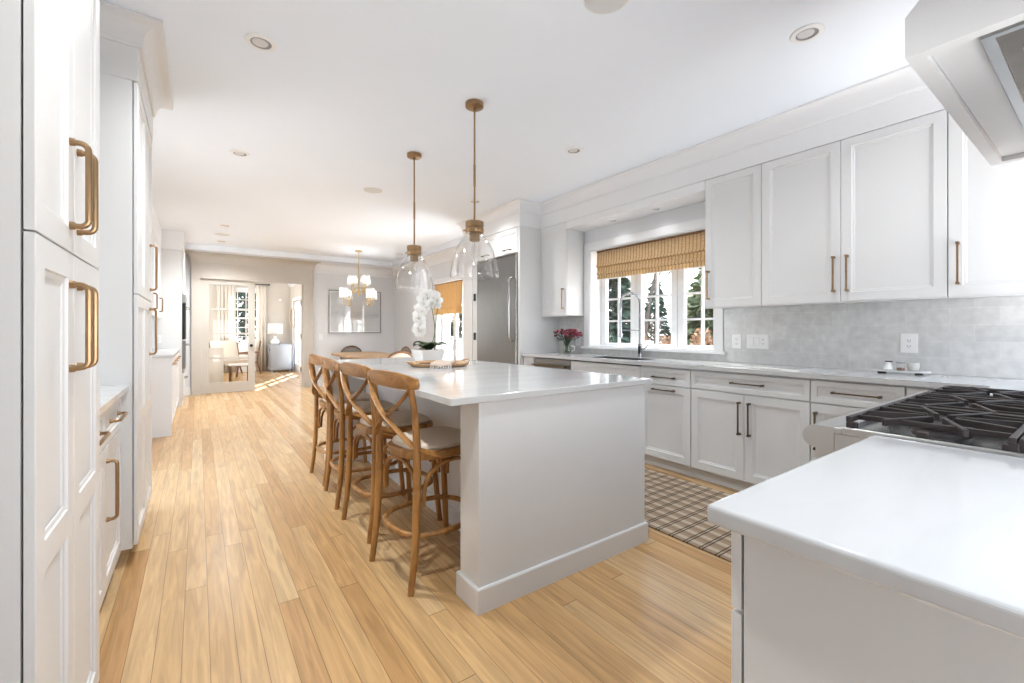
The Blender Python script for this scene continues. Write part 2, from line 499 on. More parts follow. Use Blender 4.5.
class MB:
    """collects shapes in world coordinates and links them as ONE mesh object"""
    def __init__(self):
        self.bm = bmesh.new()

    def poly(self, pts):
        vsx = [self.bm.verts.new(p) for p in pts]
        return self.bm.faces.new(vsx)

    def hull8(self, c):
        v = [self.bm.verts.new(p) for p in c]
        for f in ((0, 1, 2, 3), (4, 5, 6, 7), (0, 1, 5, 4), (1, 2, 6, 5), (2, 3, 7, 6), (3, 0, 4, 7)):
            self.bm.faces.new([v[i] for i in f])
        return self

    def box(self, x0, x1, y0, y1, z0, z1):
        return self.hull8([(x0, y0, z0), (x1, y0, z0), (x1, y1, z0), (x0, y1, z0),
                           (x0, y0, z1), (x1, y0, z1), (x1, y1, z1), (x0, y1, z1)])

    def bar(self, p0, p1, w, h, up=(0, 0, 1)):
        """rectangular bar between two points"""
        p0, p1 = Vector(p0), Vector(p1)
        d = (p1 - p0).normalized()
        u = Vector(up)
        s = d.cross(u)
        if s.length < 1e-5:
            s = d.cross(Vector((1, 0, 0)))
        s.normalize()
        u = s.cross(d).normalized()
        a, b_ = s * w / 2, u * h / 2
        return self.hull8([p0 - a - b_, p0 + a - b_, p0 + a + b_, p0 - a + b_,
                           p1 - a - b_, p1 + a - b_, p1 + a + b_, p1 - a + b_])

    def prism(self, pts, f0, f1):
        """pts: 2-D outline; f0/f1 map (a, b) to the two end faces"""
        a = [self.bm.verts.new(f0(*p)) for p in pts]
        b_ = [self.bm.verts.new(f1(*p)) for p in pts]
        n = len(pts)
        self.bm.faces.new(a)
        self.bm.faces.new(b_)
        for i in range(n):
            self.bm.faces.new((a[i], a[(i + 1) % n], b_[(i + 1) % n], b_[i]))
        return self

    def loft(self, rings, closed=True, caps=True):
        vr = [[self.bm.verts.new(p) for p in r] for r in rings]
        n = len(vr[0])
        for a, b_ in zip(vr, vr[1:]):
            for i in range(n if closed else n - 1):
                self.bm.faces.new((a[i], a[(i + 1) % n], b_[(i + 1) % n], b_[i]))
        if caps and closed:
            self.bm.faces.new(vr[0])
            self.bm.faces.new(vr[-1])
        return self

    def tube(self, pts, r, n=10, flat=None, up=None, closed=False):
        """sweep a circle (or a flat strip w x h) along points"""
        pts = [Vector(p) for p in pts]
        k = len(pts)
        rs = r if isinstance(r, (list, tuple)) else [r] * k
        rings = []
        prev = None
        for i, p in enumerate(pts):
            if closed:
                t = (pts[(i + 1) % k] - pts[i - 1]).normalized()
            else:
                t = (pts[min(i + 1, k - 1)] - pts[max(i - 1, 0)]).normalized()
            if up is not None:
                u = Vector(up)
            elif prev is None:
                u = Vector((0, 0, 1)) if abs(t.z) < 0.9 else Vector((1, 0, 0))
            else:
                u = prev
            s = t.cross(u)
            if s.length < 1e-5:
                s = t.cross(Vector((0.3, 1, 0.2)))
            s.normalize()
            u = s.cross(t).normalized()
            prev = u
            ring = []
            for j in range(n):
                a = 2 * math.pi * j / n
                if flat:
                    ca, sa = math.cos(a), math.sin(a)
                    e = 0.45
                    ring.append(p + s * (flat[0] / 2 * math.copysign(abs(ca) ** e, ca)) + u * (flat[1] / 2 * math.copysign(abs(sa) ** e, sa)))
                else:
                    ring.append(p + (s * math.cos(a) + u * math.sin(a)) * rs[i])
            rings.append(ring)
        if closed:
            rings.append(rings[0])
            vr = [[self.bm.verts.new(q) for q in rg] for rg in rings[:-1]]
            vr.append(vr[0])
            for a, b_ in zip(vr, vr[1:]):
                for j in range(n):
                    self.bm.faces.new((a[j], a[(j + 1) % n], b_[(j + 1) % n], b_[j]))
            return self
        return self.loft(rings)

    def lathe(self, prof, c, n=24, caps=False, axis='Z'):
        """prof: (radius, height) list about a vertical axis through c"""
        rings = []
        for r, z in prof:
            ring = []
            for j in range(n):
                a = 2 * math.pi * j / n
                q = (r * math.cos(a), r * math.sin(a), z)
                if axis == 'X':
                    q = (q[2], q[0], q[1])
                elif axis == 'Y':
                    q = (q[0], q[2], q[1])
                ring.append((c[0] + q[0], c[1] + q[1], c[2] + q[2]))
            rings.append(ring)
        return self.loft(rings, True, caps)

    def cyl(self, p0, p1, r0, r1=None, n=16):
        return self.tube([p0, p1], [r0, r0 if r1 is None else r1], n)

    def ball(self, c, rx, ry=None, rz=None, n=14, m=8):
        ry = rx if ry is None else ry
        rz = rx if rz is None else rz
        rings = []
        for i in range(1, m):
            t = math.pi * i / m
            rings.append([(c[0] + rx * math.sin(t) * math.cos(2 * math.pi * j / n),
                           c[1] + ry * math.sin(t) * math.sin(2 * math.pi * j / n),
                           c[2] + rz * math.cos(t)) for j in range(n)])
        return self.loft(rings)

    def front(self, mp, u0, u1, v0, v1, t=0.02, rail=0.06, rec=0.010, mould=0.014):
        """a framed cabinet front with a recessed panel; mp(u, v, n) -> world"""
        def rect(a, n_):
            return [mp(u0 + a, v0 + a, n_), mp(u1 - a, v0 + a, n_), mp(u1 - a, v1 - a, n_), mp(u0 + a, v1 - a, n_)]
        e = 0.0015
        def q(a, n_):
            return [self.bm.verts.new(p) for p in rect(a, n_)]
        rings = [q(0, 0.004), q(0, t - e), q(e, t), q(rail, t), q(rail + 0.003, t - rec * 0.55), q(rail + mould, t - rec * 0.7), q(rail + mould + 0.002, t - rec)]
        for a, b_ in zip(rings, rings[1:]):
            for i in range(4):
                self.bm.faces.new((a[i], a[(i + 1) % 4], b_[(i + 1) % 4], b_[i]))
        self.bm.faces.new(rings[0])
        self.bm.faces.new(rings[-1])
        return self

    def build(self, name, mat, parent=None, smooth=False, bevel=0.0, seg=2, angle=35, label=None, group=None, cat=None, kind=None, solid=0.0):
        bm = self.bm
        bmesh.ops.recalc_face_normals(bm, faces=bm.faces[:])
        xs = [v.co for v in bm.verts]
        lo = Vector((min(p.x for p in xs), min(p.y for p in xs), min(p.z for p in xs)))
        hi = Vector((max(p.x for p in xs), max(p.y for p in xs), max(p.z for p in xs)))
        c = (lo + hi) / 2
        if parent is None:
            c.z = lo.z
        for v in bm.verts:
            v.co -= c
        me = bpy.data.meshes.new(name)
        bm.to_mesh(me)
        bm.free()
        if smooth:
            me.polygons.foreach_set('use_smooth', [True] * len(me.polygons))
            me.set_sharp_from_angle(angle=R(angle))
        o = bpy.data.objects.new(name, me)
        C.objects.link(o)
        me.materials.append(mat)
        WLOC[o.name] = c
        if parent is not None:
            o.parent = parent
            o.location = c - WLOC[parent.name]
        else:
            o.location = c
        if solid:
            k = o.modifiers.new('thickness', 'SOLIDIFY')
            k.thickness = solid
            k.offset = 0
        if bevel:
            k = o.modifiers.new('bevel', 'BEVEL')
            k.width = bevel
            k.segments = seg
            k.limit_method = 'ANGLE'
            k.angle_limit = R(40)
        props(o, label, cat, group, kind)
        return o

def props(o, label=None, cat=None, group=None, kind=None):
    if label:
        o['label'] = label
    if cat:
        o['category'] = cat
    if group:
        o['group'] = group
    if kind:
        o['kind'] = kind
    return o

def thing(name, loc, label=None, cat=None, group=None, kind=None):
    o = bpy.data.objects.new(name, None)
    C.objects.link(o)
    o.empty_display_size = 0.1
    o.location = loc
    WLOC[o.name] = Vector(loc)
    return props(o, label, cat, group, kind)

def copy_tree(o, parent=None):
    c = o.copy()
    C.objects.link(c)
    if parent is not None:
        c.parent = parent
    for ch in list(o.children):
        copy_tree(ch, c)
    return c

def face_w(x):      # front plane facing -X
    return lambda u, v, n: (x - n, u, v)
def face_e(x):      # front plane facing +X
    return lambda u, v, n: (x + n, u, v)
def face_n(y):      # front plane facing +Y
    return lambda u, v, n: (u, y + n, v)
def face_s(y):      # front plane facing -Y
    return lambda u, v, n: (u, y - n, v)

def pull_bent(mb, mp, u, v, L, vertical=True, out=0.042, r=0.0065, n0=0.02):
    """round bar pull with bent corners and collars"""
    h = L / 2
    pts = []
    def add(a, n_):
        pts.append(mp(u, v + a, n_) if vertical else mp(u + a, v, n_))
    add(-h, n0)
    k = 0.016
    add(-h, n0 + out - k)
    for i in range(1, 5):
        t = math.pi / 2 * i / 5
        add(-h + k * (1 - math.cos(t)), n0 + out - k + k * math.sin(t))
    add(-h + k, n0 + out)
    add(h - k, n0 + out)
    for i in range(1, 5):
        t = math.pi / 2 * i / 5
        add(h - k + k * math.sin(t), n0 + out - k + k * math.cos(t))
    add(h, n0 + out - k)
    add(h, n0)
    mb.tube(pts, r, 10)
    for sgn in (-1, 1):
        a = sgn * h
        p0 = mp(u, v + a, n0) if vertical else mp(u + a, v, n0)
        p1 = mp(u, v + a, n0 + 0.010) if vertical else mp(u + a, v, n0 + 0.010)
        mb.cyl(p0, p1, r * 1.5, r * 1.35, 12)
    return mb

def pull_bar(mb, mp, u, v, L, vertical=True, out=0.030, n0=0.02, w=0.009):
    """square bar pull on two stubby posts"""
    h = L / 2
    def q(a, n_):
        return mp(u, v + a, n_) if vertical else mp(u + a, v, n_)
    mb.bar(q(-h + 0.006, n0 + out), q(h - 0.006, n0 + out), w, w)
    for s in (-1, 1):
        mb.bar(q(s * (h - 0.006), n0), q(s * (h - 0.006), n0 + out + w * 0.9), w * 1.5, w * 1.5)
    return mb

def cabinet(name, label, cat, carcass, mp, fronts, toe=None, group=None, mat='white', hmat='brass', pull=None, extra=None):
    """carcass: box; fronts: list of (kind, u0, u1, v0, v1, handle) with handle = (u, v, length, vertical)"""
    x0, x1, y0, y1, z0, z1 = carcass
    zb = toe[4] if toe else z0
    t = thing(name, ((x0 + x1) / 2, (y0 + y1) / 2, zb), label, cat, group)
    MB().box(*carcass).build('carcass', M[mat], t)
    if toe:
        MB().box(*toe).build('toe_kick', M[mat], t)
    for f in fronts:
        kind, u0, u1, v0, v1, hd = f[:6]
        rail = f[6] if len(f) > 6 else (0.057 if kind != 'drawer' else 0.034)
        d = MB().front(mp, u0, u1, v0, v1, rail=rail).build(kind, M[mat], t)
        if hd:
            (pull or pull_bar)(MB(), mp, *hd).build('handle', M[hmat], d, smooth=True, label='brass handle' if hmat == 'brass' else 'dark bronze handle')
    if extra:
        extra(t)
    return t

# crown profile: (outward, height) from the wall face, height 0 at its foot
def crown_prof(h, p):
    pts = [(0.0, 0.0), (0.010, 0.0), (0.012, 0.010)]
    for i in range(0, 9):
        t = i / 8
        pts.append((0.016 + (p - 0.022) * (1 - math.cos(t * math.pi / 2)), 0.014 + (h - 0.030) * math.sin(t * math.pi / 2)))
    pts += [(p, h - 0.014), (p, h), (0.0, h)]
    return pts

def crown_path(mb, prof, path, z0, side):
    """sweep a crown profile along a floor-plan polyline, mitred; side=+1 puts it left of travel"""
    k = len(path)
    rings = []
    for i, p in enumerate(path):
        p = Vector((p[0], p[1], 0))
        dirs = []
        if i > 0:
            dirs.append((p - Vector((path[i - 1][0], path[i - 1][1], 0))).normalized())
        if i < k - 1:
            dirs.append((Vector((path[i + 1][0], path[i + 1][1], 0)) - p).normalized())
        ns = [Vector((-d.y, d.x, 0)) * side for d in dirs]
        if len(ns) == 2:
            m_ = (ns[0] + ns[1])
            m_ = m_ / (1 + ns[0].dot(ns[1]))
        else:
            m_ = ns[0]
        rings.append([(p + m_ * a + Vector((0, 0, z0 + b_))) for a, b_ in prof])
    return mb.loft(rings)

# ---------------------------------------------------------------- the room shell
CEIL = 2.74
XW = 3.75          # window wall
YF = 10.0          # far wall
S = 'structure'

MB().box(-1.0, 3.99, -0.45, 10.16, -0.06, 0.0).box(-1.0, 0.47, -1.3, -0.45, -0.06, 0.0).box(-1.2, 2.48, 10.16, 15.1, -0.06, 0.0).build('floor', M['floor'], kind=S)
MB().box(-1.0, 3.99, -0.45, 10.15, CEIL, CEIL + 0.08).box(-1.0, 0.47, -1.3, -0.45, CEIL, CEIL + 0.08).build('ceiling', M['ceil'], kind=S)
MB().box(-1.0, -0.86, -1.3, 3.90, 0.0, CEIL).box(-1.0, -0.86, 3.90, 4.85, 2.0, CEIL).box(-1.0, -0.86, 4.85, 10.0, 0.0, CEIL).build('wall_left', M['wall'], kind=S)  # hidden gap between the cabinet runs is added to admit light
# window wall: two windows, plus an added unseen gap for fill light
KY0, KY1, KZ0, KZ1 = 2.082, 3.648, 1.005, 2.125      # kitchen window opening
DY0, DY1, DZ0, DZ1 = 6.62, 7.72, 0.30, 2.10          # dining window opening
w = MB()
w.box(XW, 3.99, -0.45, KY0, 0, CEIL).box(XW, 3.99, KY0, KY1, 0, KZ0).box(XW, 3.99, KY0, KY1, KZ1, CEIL)
w.box(XW, 3.99, KY1, 5.62, 0, CEIL).box(XW, 3.99, 6.44, DY0, 0, CEIL).box(XW, 3.99, 5.62, 6.44, 0, 0.3).box(XW, 3.99, 5.62, 6.44, 1.9, CEIL).box(XW, 3.99, DY0, DY1, 0, DZ0).box(XW, 3.99, DY0, DY1, DZ1, CEIL)
w.box(XW, 3.99, DY1, YF, 0, CEIL)
w.build('wall_right', M['wall'], kind=S)
# far wall with the cased opening
OX0, OX1, OZ1 = 0.03, 1.785, 2.19
MB().box(-1.0, OX0, YF, YF + 0.15, 0, CEIL).box(OX0, OX1, YF, YF + 0.15, OZ1, CEIL).box(OX1, 3.99, YF, YF + 0.15, 0, CEIL).build('wall_far', M['wall'], kind=S)

w = MB()
w.box(1.36, 2.72, -0.42, -0.305, 0.0, CEIL).box(0.47, 1.36, -0.42, -0.305, 1.6, CEIL)
w.box(2.72, 3.75, -0.42, -0.305, 2.2, CEIL).box(-0.86, 0.47, -1.30, -1.20, 0.0, CEIL).box(0.40, 0.47, -1.20, -0.305, 0.0, CEIL)
w.build('wall_back', M['wall'], kind=S)  # unseen range wall
# greige cased opening: pilasters, header, crown
t = MB()
t.box(-0.10, 0.03, YF - 0.045, YF, 0, 2.163).box(1.785, 1.975, YF - 0.045, YF, 0, 2.163)
t.box(-0.10, 1.975, YF - 0.05, YF - 0.001, 2.163, 2.47)
t.box(-0.11, 1.985, YF - 0.058, YF, 2.44, 2.47)
crown_path(t, crown_prof(0.17, 0.13), [(-0.10, YF), (-0.10, YF - 0.05), (1.975, YF - 0.05), (1.975, YF)], 2.465, -1)
t.box(OX0, OX0 + 0.02, YF, YF + 0.15, 0, OZ1).box(OX1 - 0.02, OX1, YF, YF + 0.15, 0, OZ1).box(OX0, OX1, YF, YF + 0.15, OZ1 - 0.02, OZ1)
trim1 = t.build('trim_1', M['beige'], smooth=True, angle=30, kind=S)
for z in (0.32, 1.02, 1.72):
    MB().box(1.752, 1.7655, YF + 0.05, YF + 0.09, z, z + 0.10).build('hinge', M['black'], trim1, label='black door hinge')

# plain cornice above the far wall and down the dining side
t = MB()
crown_path(t, crown_prof(0.165, 0.13), [(1.995, YF - 0.001), (XW - 0.001, YF - 0.001), (XW - 0.001, 5.57)], 2.47, -1)
t.box(1.995, XW - 0.001, YF - 0.02, YF - 0.001, 2.42, 2.47)
t.build('trim_2', M['trimw'], smooth=True, angle=30, kind=S)
MB().box(-0.858, XW - 0.001, YF - 0.40, YF - 0.001, 2.638, CEIL - 0.001).box(XW - 0.20, XW - 0.001, 5.57, YF - 0.40, 2.638, CEIL - 0.001).build('ceiling_bulkhead', M['ceil'], kind=S)
MB().box(1.98, XW - 0.02, YF - 0.016, YF, 0, 0.14).build('baseboard_far', M['trimw'], kind=S, bevel=0.004)
MB().box(XW - 0.016, XW, 5.565, YF - 0.02, 0, 0.14).build('baseboard_right', M['trimw'], kind=S, bevel=0.004)
MB().box(-0.26, -0.10, YF - 0.018, YF, 0, 0.15).build('baseboard_left', M['trimw'], kind=S, bevel=0.004)

# tile on the window wall
MB().box(XW - 0.008, XW, -0.30, 2.035, 0.916, 1.385).box(XW - 0.008, XW, 2.035, 3.745, 0.916, KZ0 - 0.02).box(XW - 0.008, XW, 3.745, 4.198, 0.916, 1.365).build('backsplash', M['tile'], kind=S)

# ---------------------------------------------------------------- kitchen window
def window(name, y0, y1, z0, z1, nsash, rows, cols, xg, casing, cz0, sill=True, stile=0.055, casmat='trimw', lap=0.0):
    t = thing(name, (XW, (y0 + y1) / 2, z0), kind=S)
    m = MB()
    cw = casing
    m.box(XW - 0.02, XW - 0.0085, y0 - cw + lap, y0 + lap, cz0, z1).box(XW - 0.02, XW - 0.0085, y1, y1 + cw, cz0, z1)
    m.box(XW - 0.022, XW - 0.0085, y0 - cw + lap, y1 + cw, z1, z1 + cw)
    m.build('casing', M[casmat], t, bevel=0.002)
    m = MB()
    m.box(XW - 0.0085, 3.99, y0, y0 + 0.012, z0, z1).box(XW - 0.0085, 3.99, y1 - 0.012, y1, z0, z1).box(XW - 0.0085, 3.99, y0 + 0.012, y1 - 0.012, z1 - 0.012, z1)
    m.box(XW - 0.0085, 3.99, y0 + 0.012, y1 - 0.012, z0, z0 + 0.012)
    m.build('jamb', M[casmat], t)
    if sill:
        MB().box(XW - 0.05, XW - 0.0085, y0 - cw + lap - 0.03, y1 + cw + 0.03, cz0 - 0.025, cz0).build('sill', M[casmat], t, bevel=0.004)
    W = (y1 - y0 - 0.024) / nsash
    for k in range(nsash):
        a, b = y0 + 0.012 + k * W, y0 + 0.012 + (k + 1) * W
        c, d = z0 + 0.012, z1 - 0.012
        s = MB()
        st = stile
        s.box(xg - 0.025, xg + 0.025, a + 0.004, a + st, c, d).box(xg - 0.025, xg + 0.025, b - st, b - 0.004, c, d)
        s.box(xg - 0.025, xg + 0.025, a + st, b - st, c, c + 0.028).box(xg - 0.025, xg + 0.025, a + st, b - st, d - 0.05, d)
        sash = s.build('sash', M[casmat], t)
        g0, g1, h0, h1 = a + st, b - st, c + 0.028, d - 0.05
        q = MB()
        for i in range(1, cols):
            y = g0 + (g1 - g0) * i / cols
            q.box(xg - 0.016, xg + 0.016, y - 0.010, y + 0.010, h0, h1)
        for i in range(1, rows):
            z = h0 + (h1 - h0) * i / rows
            q.box(xg - 0.015, xg + 0.015, g0, g1, z - 0.010, z + 0.010)
        q.build('muntin', M[casmat], sash)
        MB().box(xg - 0.002, xg + 0.002, g0, g1, h0, h1).build('pane', M['pane'], sash)
    return t
window('window_1', KY0, KY1, KZ0, KZ1, 3, 4, 2, 3.94, 0.088, 1.005, stile=0.0735, lap=0.045)
window('window_2', DY0, DY1, DZ0, DZ1, 2, 5, 2, 3.87, 0.075, 0.30, sill=True)

# soffit box over the kitchen window
so = MB().box(3.452, XW - 0.001, 2.042, 3.742, 2.365, 2.445).build('trim_3', M['trimw'], kind=S)

# frieze and crown above the right-hand cabinets, around the fridge block
m = MB()
m.box(3.448, XW - 0.001, -0.30, 4.195, 2.447, CEIL - 0.001)
m.box(3.122, XW - 0.001, 4.195, 5.56, 2.447, CEIL - 0.001)
crown_path(m, crown_prof(0.14, 0.075), [(3.448, -0.30), (3.448, 4.195), (3.122, 4.195), (3.122, 5.56), (XW - 0.13, 5.56)], 2.60, 1)
m.build('trim_4', M['trimw'], smooth=True, angle=30, kind=S)

# roman shades
def roman(name, label, xr, y0, y1, ztop, folds, mat, group=None):
    """folds: list of (x offset, z) front profile from the top down"""
    m = MB()
    pr = [(xr + a, z) for a, z in folds]
    back = [(x + 0.006, z) for x, z in reversed(pr)]
    ring = pr + back
    n = len(ring)
    A = [m.bm.verts.new((x, y0, z)) for x, z in ring]
    B = [m.bm.verts.new((x, y1, z)) for x, z in ring]
    for i in range(n):
        m.bm.faces.new((A[i], A[(i + 1) % n], B[(i + 1) % n], B[i]))
    h = len(pr)
    for i in range(h - 1):
        m.bm.faces.new((A[i], A[i + 1], A[n - 2 - i], A[n - 1 - i]))
        m.bm.faces.new((B[i], B[i + 1], B[n - 2 - i], B[n - 1 - i]))
    t = thing(name, (xr, (y0 + y1) / 2, folds[-1][1]), label, 'window shade')
    m.build('cloth', mat, t, smooth=True, angle=40)
    MB().box(xr - 0.002, xr + 0.03, y0, y1, ztop, ztop + 0.018).build('headrail', M['woodmid'], t)
    return t
roman('roman_shade', 'striped woven bamboo roman shade over the sink window', 3.775, KY0 + 0.05, KY1 - 0.075, 2.092,
      [(0.006, 2.092), (0.0, 1.955), (-0.012, 1.935), (-0.016, 1.925), (0.010, 1.918), (0.006, 1.87), (-0.004, 1.845), (-0.002, 1.835), (0.012, 1.83), (0.008, 1.79), (0.010, 1.785)], M['shade_k'])
roman('roman_shade', 'honey coloured bamboo roman shade over the dining area window', 3.675, 6.60, 7.68, 2.05,
      [(0.012, 2.05), (0.0, 1.68), (-0.015, 1.60), (-0.012, 1.58), (0.004, 1.575), (-0.006, 1.55), (-0.006, 1.50), (0.004, 1.49)], M['shade_d'])

# ---------------------------------------------------------------- window-wall base cabinets
XB = 3.20          # carcass front; doors stand 20 mm proud
mpw = face_w(XB)
ZB, ZT = 0.10, 0.884
ZD0, ZD1 = 0.106, 0.724      # doors
ZR0, ZR1 = 0.732, 0.870      # drawers
def base(label, y0, y1, fronts, name='base_cabinet', group='base cabinets under the window counter', zt=ZT):
    return cabinet(name, label, 'cabinet', (XB, XW - 0.002, y0 + 0.001, y1 - 0.001, ZB, zt), mpw, fronts,
                   toe=(3.265, XW - 0.002, y0 + 0.001, y1 - 0.001, 0.0, ZB), hmat='bronze', group=group)
base('white corner base cabinet at the end of the window counter behind the range', -0.05, 0.70,
     [('drawer', 0.383, 0.697, ZR0, ZR1, None), ('door', 0.383, 0.697, ZD0, ZD1, None)])
base('white base cabinet nearest the range, one drawer over a door', 0.70, 1.165,
     [('drawer', 0.703, 1.162, ZR0, ZR1, (0.922, 0.805, 0.24, False)), ('door', 0.703, 1.162, ZD0, ZD1, (1.13, 0.555, 0.235, True))])
base('white base cabinet with one wide drawer over two doors', 1.165, 2.0,
     [('drawer', 1.168, 1.997, ZR0, ZR1, (1.558, 0.805, 0.225, False)),
      ('door', 1.168, 1.581, ZD0, ZD1, (1.541, 0.555, 0.235, True)), ('door', 1.584, 1.997, ZD0, ZD1, (1.612, 0.555, 0.235, True))])
base('white base cabinet with a drawer over a pull-out front, horizontal pull on each', 2.0, 2.49,
     [('drawer', 2.003, 2.487, ZR0, ZR1, (2.245, 0.795, 0.21, False)), ('door', 2.003, 2.487, ZD0, ZD1, (2.245, 0.690, 0.21, False))])
base('white sink base cabinet with a plain false panel below the sink', 2.49, 3.38,
     [('panel', 2.493, 3.377, ZR0, ZR1, None, 0.034), ('door', 2.493, 2.934, ZD0, ZD1, (2.90, 0.60, 0.19, True)), ('door', 2.937, 3.377, ZD0, ZD1, (2.97, 0.60, 0.19, True))], zt=0.66)
base('narrow white base cabinet between the dishwasher and the tall fridge panel', 4.0, 4.195,
     [('door', 4.003, 4.192, ZD0, ZR1, None)])
# dishwasher
t = thing('dishwasher', (3.46, 3.69, 0), 'stainless steel dishwasher under the window counter left of the sink', 'dishwasher')
MB().box(3.205, 3.72, 3.385, 3.995, 0.09, 0.875).build('tub', M['steelin'], t)
MB().box(3.178, 3.204, 3.386, 3.994, 0.10, 0.80).build('door', M['steel'], t, bevel=0.003)
MB().box(3.178, 3.204, 3.386, 3.994, 0.805, 0.875).build('control_panel', M['steel'], t, bevel=0.003)
m = MB().cyl((3.135, 3.42, 0.80), (3.135, 3.96, 0.80), 0.011)
for y in (3.45, 3.99):
    m.cyl((3.135, y, 0.80), (3.178, y, 0.80), 0.008)
m.build('handle', M['bronze'], t, smooth=True, label='bronze bar handle')
MB().box(3.27, 3.70, 3.39, 3.99, 0.0, 0.088).build('toe_kick', M['steelin'], t)

# counter with sink cut-out, turning the corner towards the range
SY0, SY1, SX0, SX1 = 2.60, 3.27, 3.28, 3.62
m = MB()
EX = 3.152
ZC0, ZC1 = 0.885, 0.915
m.box(EX, XW - 0.009, SY1, 4.197, ZC0, ZC1)
m.box(EX, SX0, SY0, SY1, ZC0, ZC1)
m.box(SX1, XW - 0.009, SY0, SY1, ZC0, ZC1)
m.box(EX, XW - 0.009, -0.30, SY0, ZC0, ZC1)
m.box(2.66, EX, -0.30, 0.375, ZC0, ZC1)
bmesh.ops.remove_doubles(m.bm, verts=m.bm.verts[:], dist=1e-5)
m.build('worktop', M['quartz'], label='white quartz worktop running along the window wall with the sink cut in', cat='worktop')
cabinet('base_cabinet', 'white base cabinet in the corner between range and window wall', 'cabinet', (2.66, 3.195, -0.28, 0.335, ZB, ZT), face_n(0.335),
        [('door', 2.665, 3.12, ZD0, ZR1, None)], toe=(2.66, 3.195, -0.28, 0.27, 0, ZB), group='base cabinets under the window counter')

# undermount sink
m = MB()
def sink_ring(i, z):
    return [(SX0 - 0.006 + i, SY0 - 0.006 + i, z), (SX1 + 0.006 - i, SY0 - 0.006 + i, z), (SX1 + 0.006 - i, SY1 + 0.006 - i, z), (SX0 - 0.006 + i, SY1 + 0.006 - i, z)]
m.loft([sink_ring(0.007, 0.909), sink_ring(0.0075, 0.87), sink_ring(0.008, 0.70), sink_ring(0.03, 0.68)], True, False)
m.poly(sink_ring(0.03, 0.68))
sk = m.build('sink', M['steel'], label='stainless steel undermount sink below the window', cat='sink', solid=0.002)
# faucet
t = thing('faucet', (3.675, 2.88, ZC1), 'tall chrome spring faucet with arched spout behind the sink', 'faucet')
MB().lathe([(0.0, 0), (0.030, 0), (0.030, 0.008), (0.022, 0.014), (0.020, 0.10), (0.022, 0.104), (0.022, 0.135), (0.016, 0.14), (0.0, 0.14)], (3.675, 2.88, ZC1), 20).build('body', M['chrome'], t, smooth=True)
pts = [(3.675, 2.88, 1.05), (3.675, 2.88, 1.44)]
import_dir = Vector((-0.62, 0.42, 0)).normalized()
RA = 0.10
for i in range(0, 15):
    a = math.pi * i / 14
    d_ = RA * (1 - math.cos(a))
    pts.append((3.675 + import_dir.x * d_, 2.88 + import_dir.y * d_, 1.47 + RA * math.sin(a)))
pts.append((3.675 + import_dir.x * 2 * RA, 2.88 + import_dir.y * 2 * RA, 1.22))
sp = MB().tube(pts, 0.0105, 10).build('spout', M['chrome'], t, smooth=True)
# spring coil along the spout
coil = []
for i in range(len(pts) - 1):
    a, b = Vector(pts[i]), Vector(pts[i + 1])
    nseg = max(2, int((b - a).length / 0.0026))
    for j in range(nseg):
        coil.append((a.lerp(b, j / nseg), (b - a).normalized()))
cp = []
for i, (p, d) in enumerate(coil):
    s = d.cross(Vector((import_dir.y, -import_dir.x, 0))).normalized()
    u = d.cross(s).normalized()
    ang = i * 1.25
    cp.append(p + (s * math.cos(ang) + u * math.sin(ang)) * 0.015)
MB().tube(cp, 0.0024, 5).build('spring', M['chrome'], sp, smooth=True)
ex, ey = 3.675 + import_dir.x * 2 * RA, 2.88 + import_dir.y * 2 * RA
MB().lathe([(0, 0), (0.017, 0), (0.019, 0.02), (0.014, 0.05), (0.013, 0.11), (0, 0.11)], (ex, ey, 1.115), 16).build('spray_head', M['chrome'], t, smooth=True)
m = MB().tube([(3.675, 2.88, 1.19), ((3.675 + ex) / 2, (2.88 + ey) / 2, 1.192), (ex, ey, 1.19)], 0.005, 8)
m.build('holder_arm', M['chrome'], t, smooth=True)
MB().cyl((3.675, 2.88, 1.00), (3.655, 2.805, 1.005), 0.009).cyl((3.655, 2.81, 1.005), (3.64, 2.75, 1.05), 0.006, 0.005).build('lever', M['chrome'], t, smooth=True)

# ---------------------------------------------------------------- right-hand wall cabinets
XU = 3.47
mpu = face_w(XU)
UZ0, UZ1 = 1.380, 2.443
UG = 'white wall cabinets beside the sink window'
def upper(label, y0, y1, fronts, z0=UZ0):
    def rail(t):
        MB().box(XU - 0.012, XU + 0.006, y0 + 0.002, y1 - 0.002, z0 - 0.010, z0 + 0.002).build('light_rail', M['white'], t)
    return cabinet('wall_cabinet', label, 'cabinet', (XU, XW - 0.0095, y0 + 0.001, y1 - 0.001, z0, UZ1), mpu, fronts, group=UG, extra=rail, mat='white', hmat='brass')
upper('white wall cabinet at far right, partly behind the range hood', -0.295, 0.578,
      [('door', 0.092, 0.576, UZ0, UZ1, (0.535, 1.562, 0.235, True)), ('door', -0.290, 0.089, UZ0, UZ1, None)])
upper('wide two-door white wall cabinet in the middle of the run over the counter', 0.578, 1.588,
      [('door', 0.581, 1.085, UZ0, UZ1, (1.048, 1.562, 0.235, True)), ('door', 1.088, 1.586, UZ0, UZ1, (1.122, 1.562, 0.235, True))])
upper('single-door white wall cabinet right beside the sink window', 1.588, 2.040,
      [('door', 1.590, 2.038, UZ0, UZ1, (2.004, 1.562, 0.235, True))])
upper('single-door white wall cabinet between the fridge panel and the sink window', 3.744, 4.196,
      [('door', 3.746, 4.193, 1.367, UZ1, (3.785, 1.56, 0.235, True))], z0=1.367)

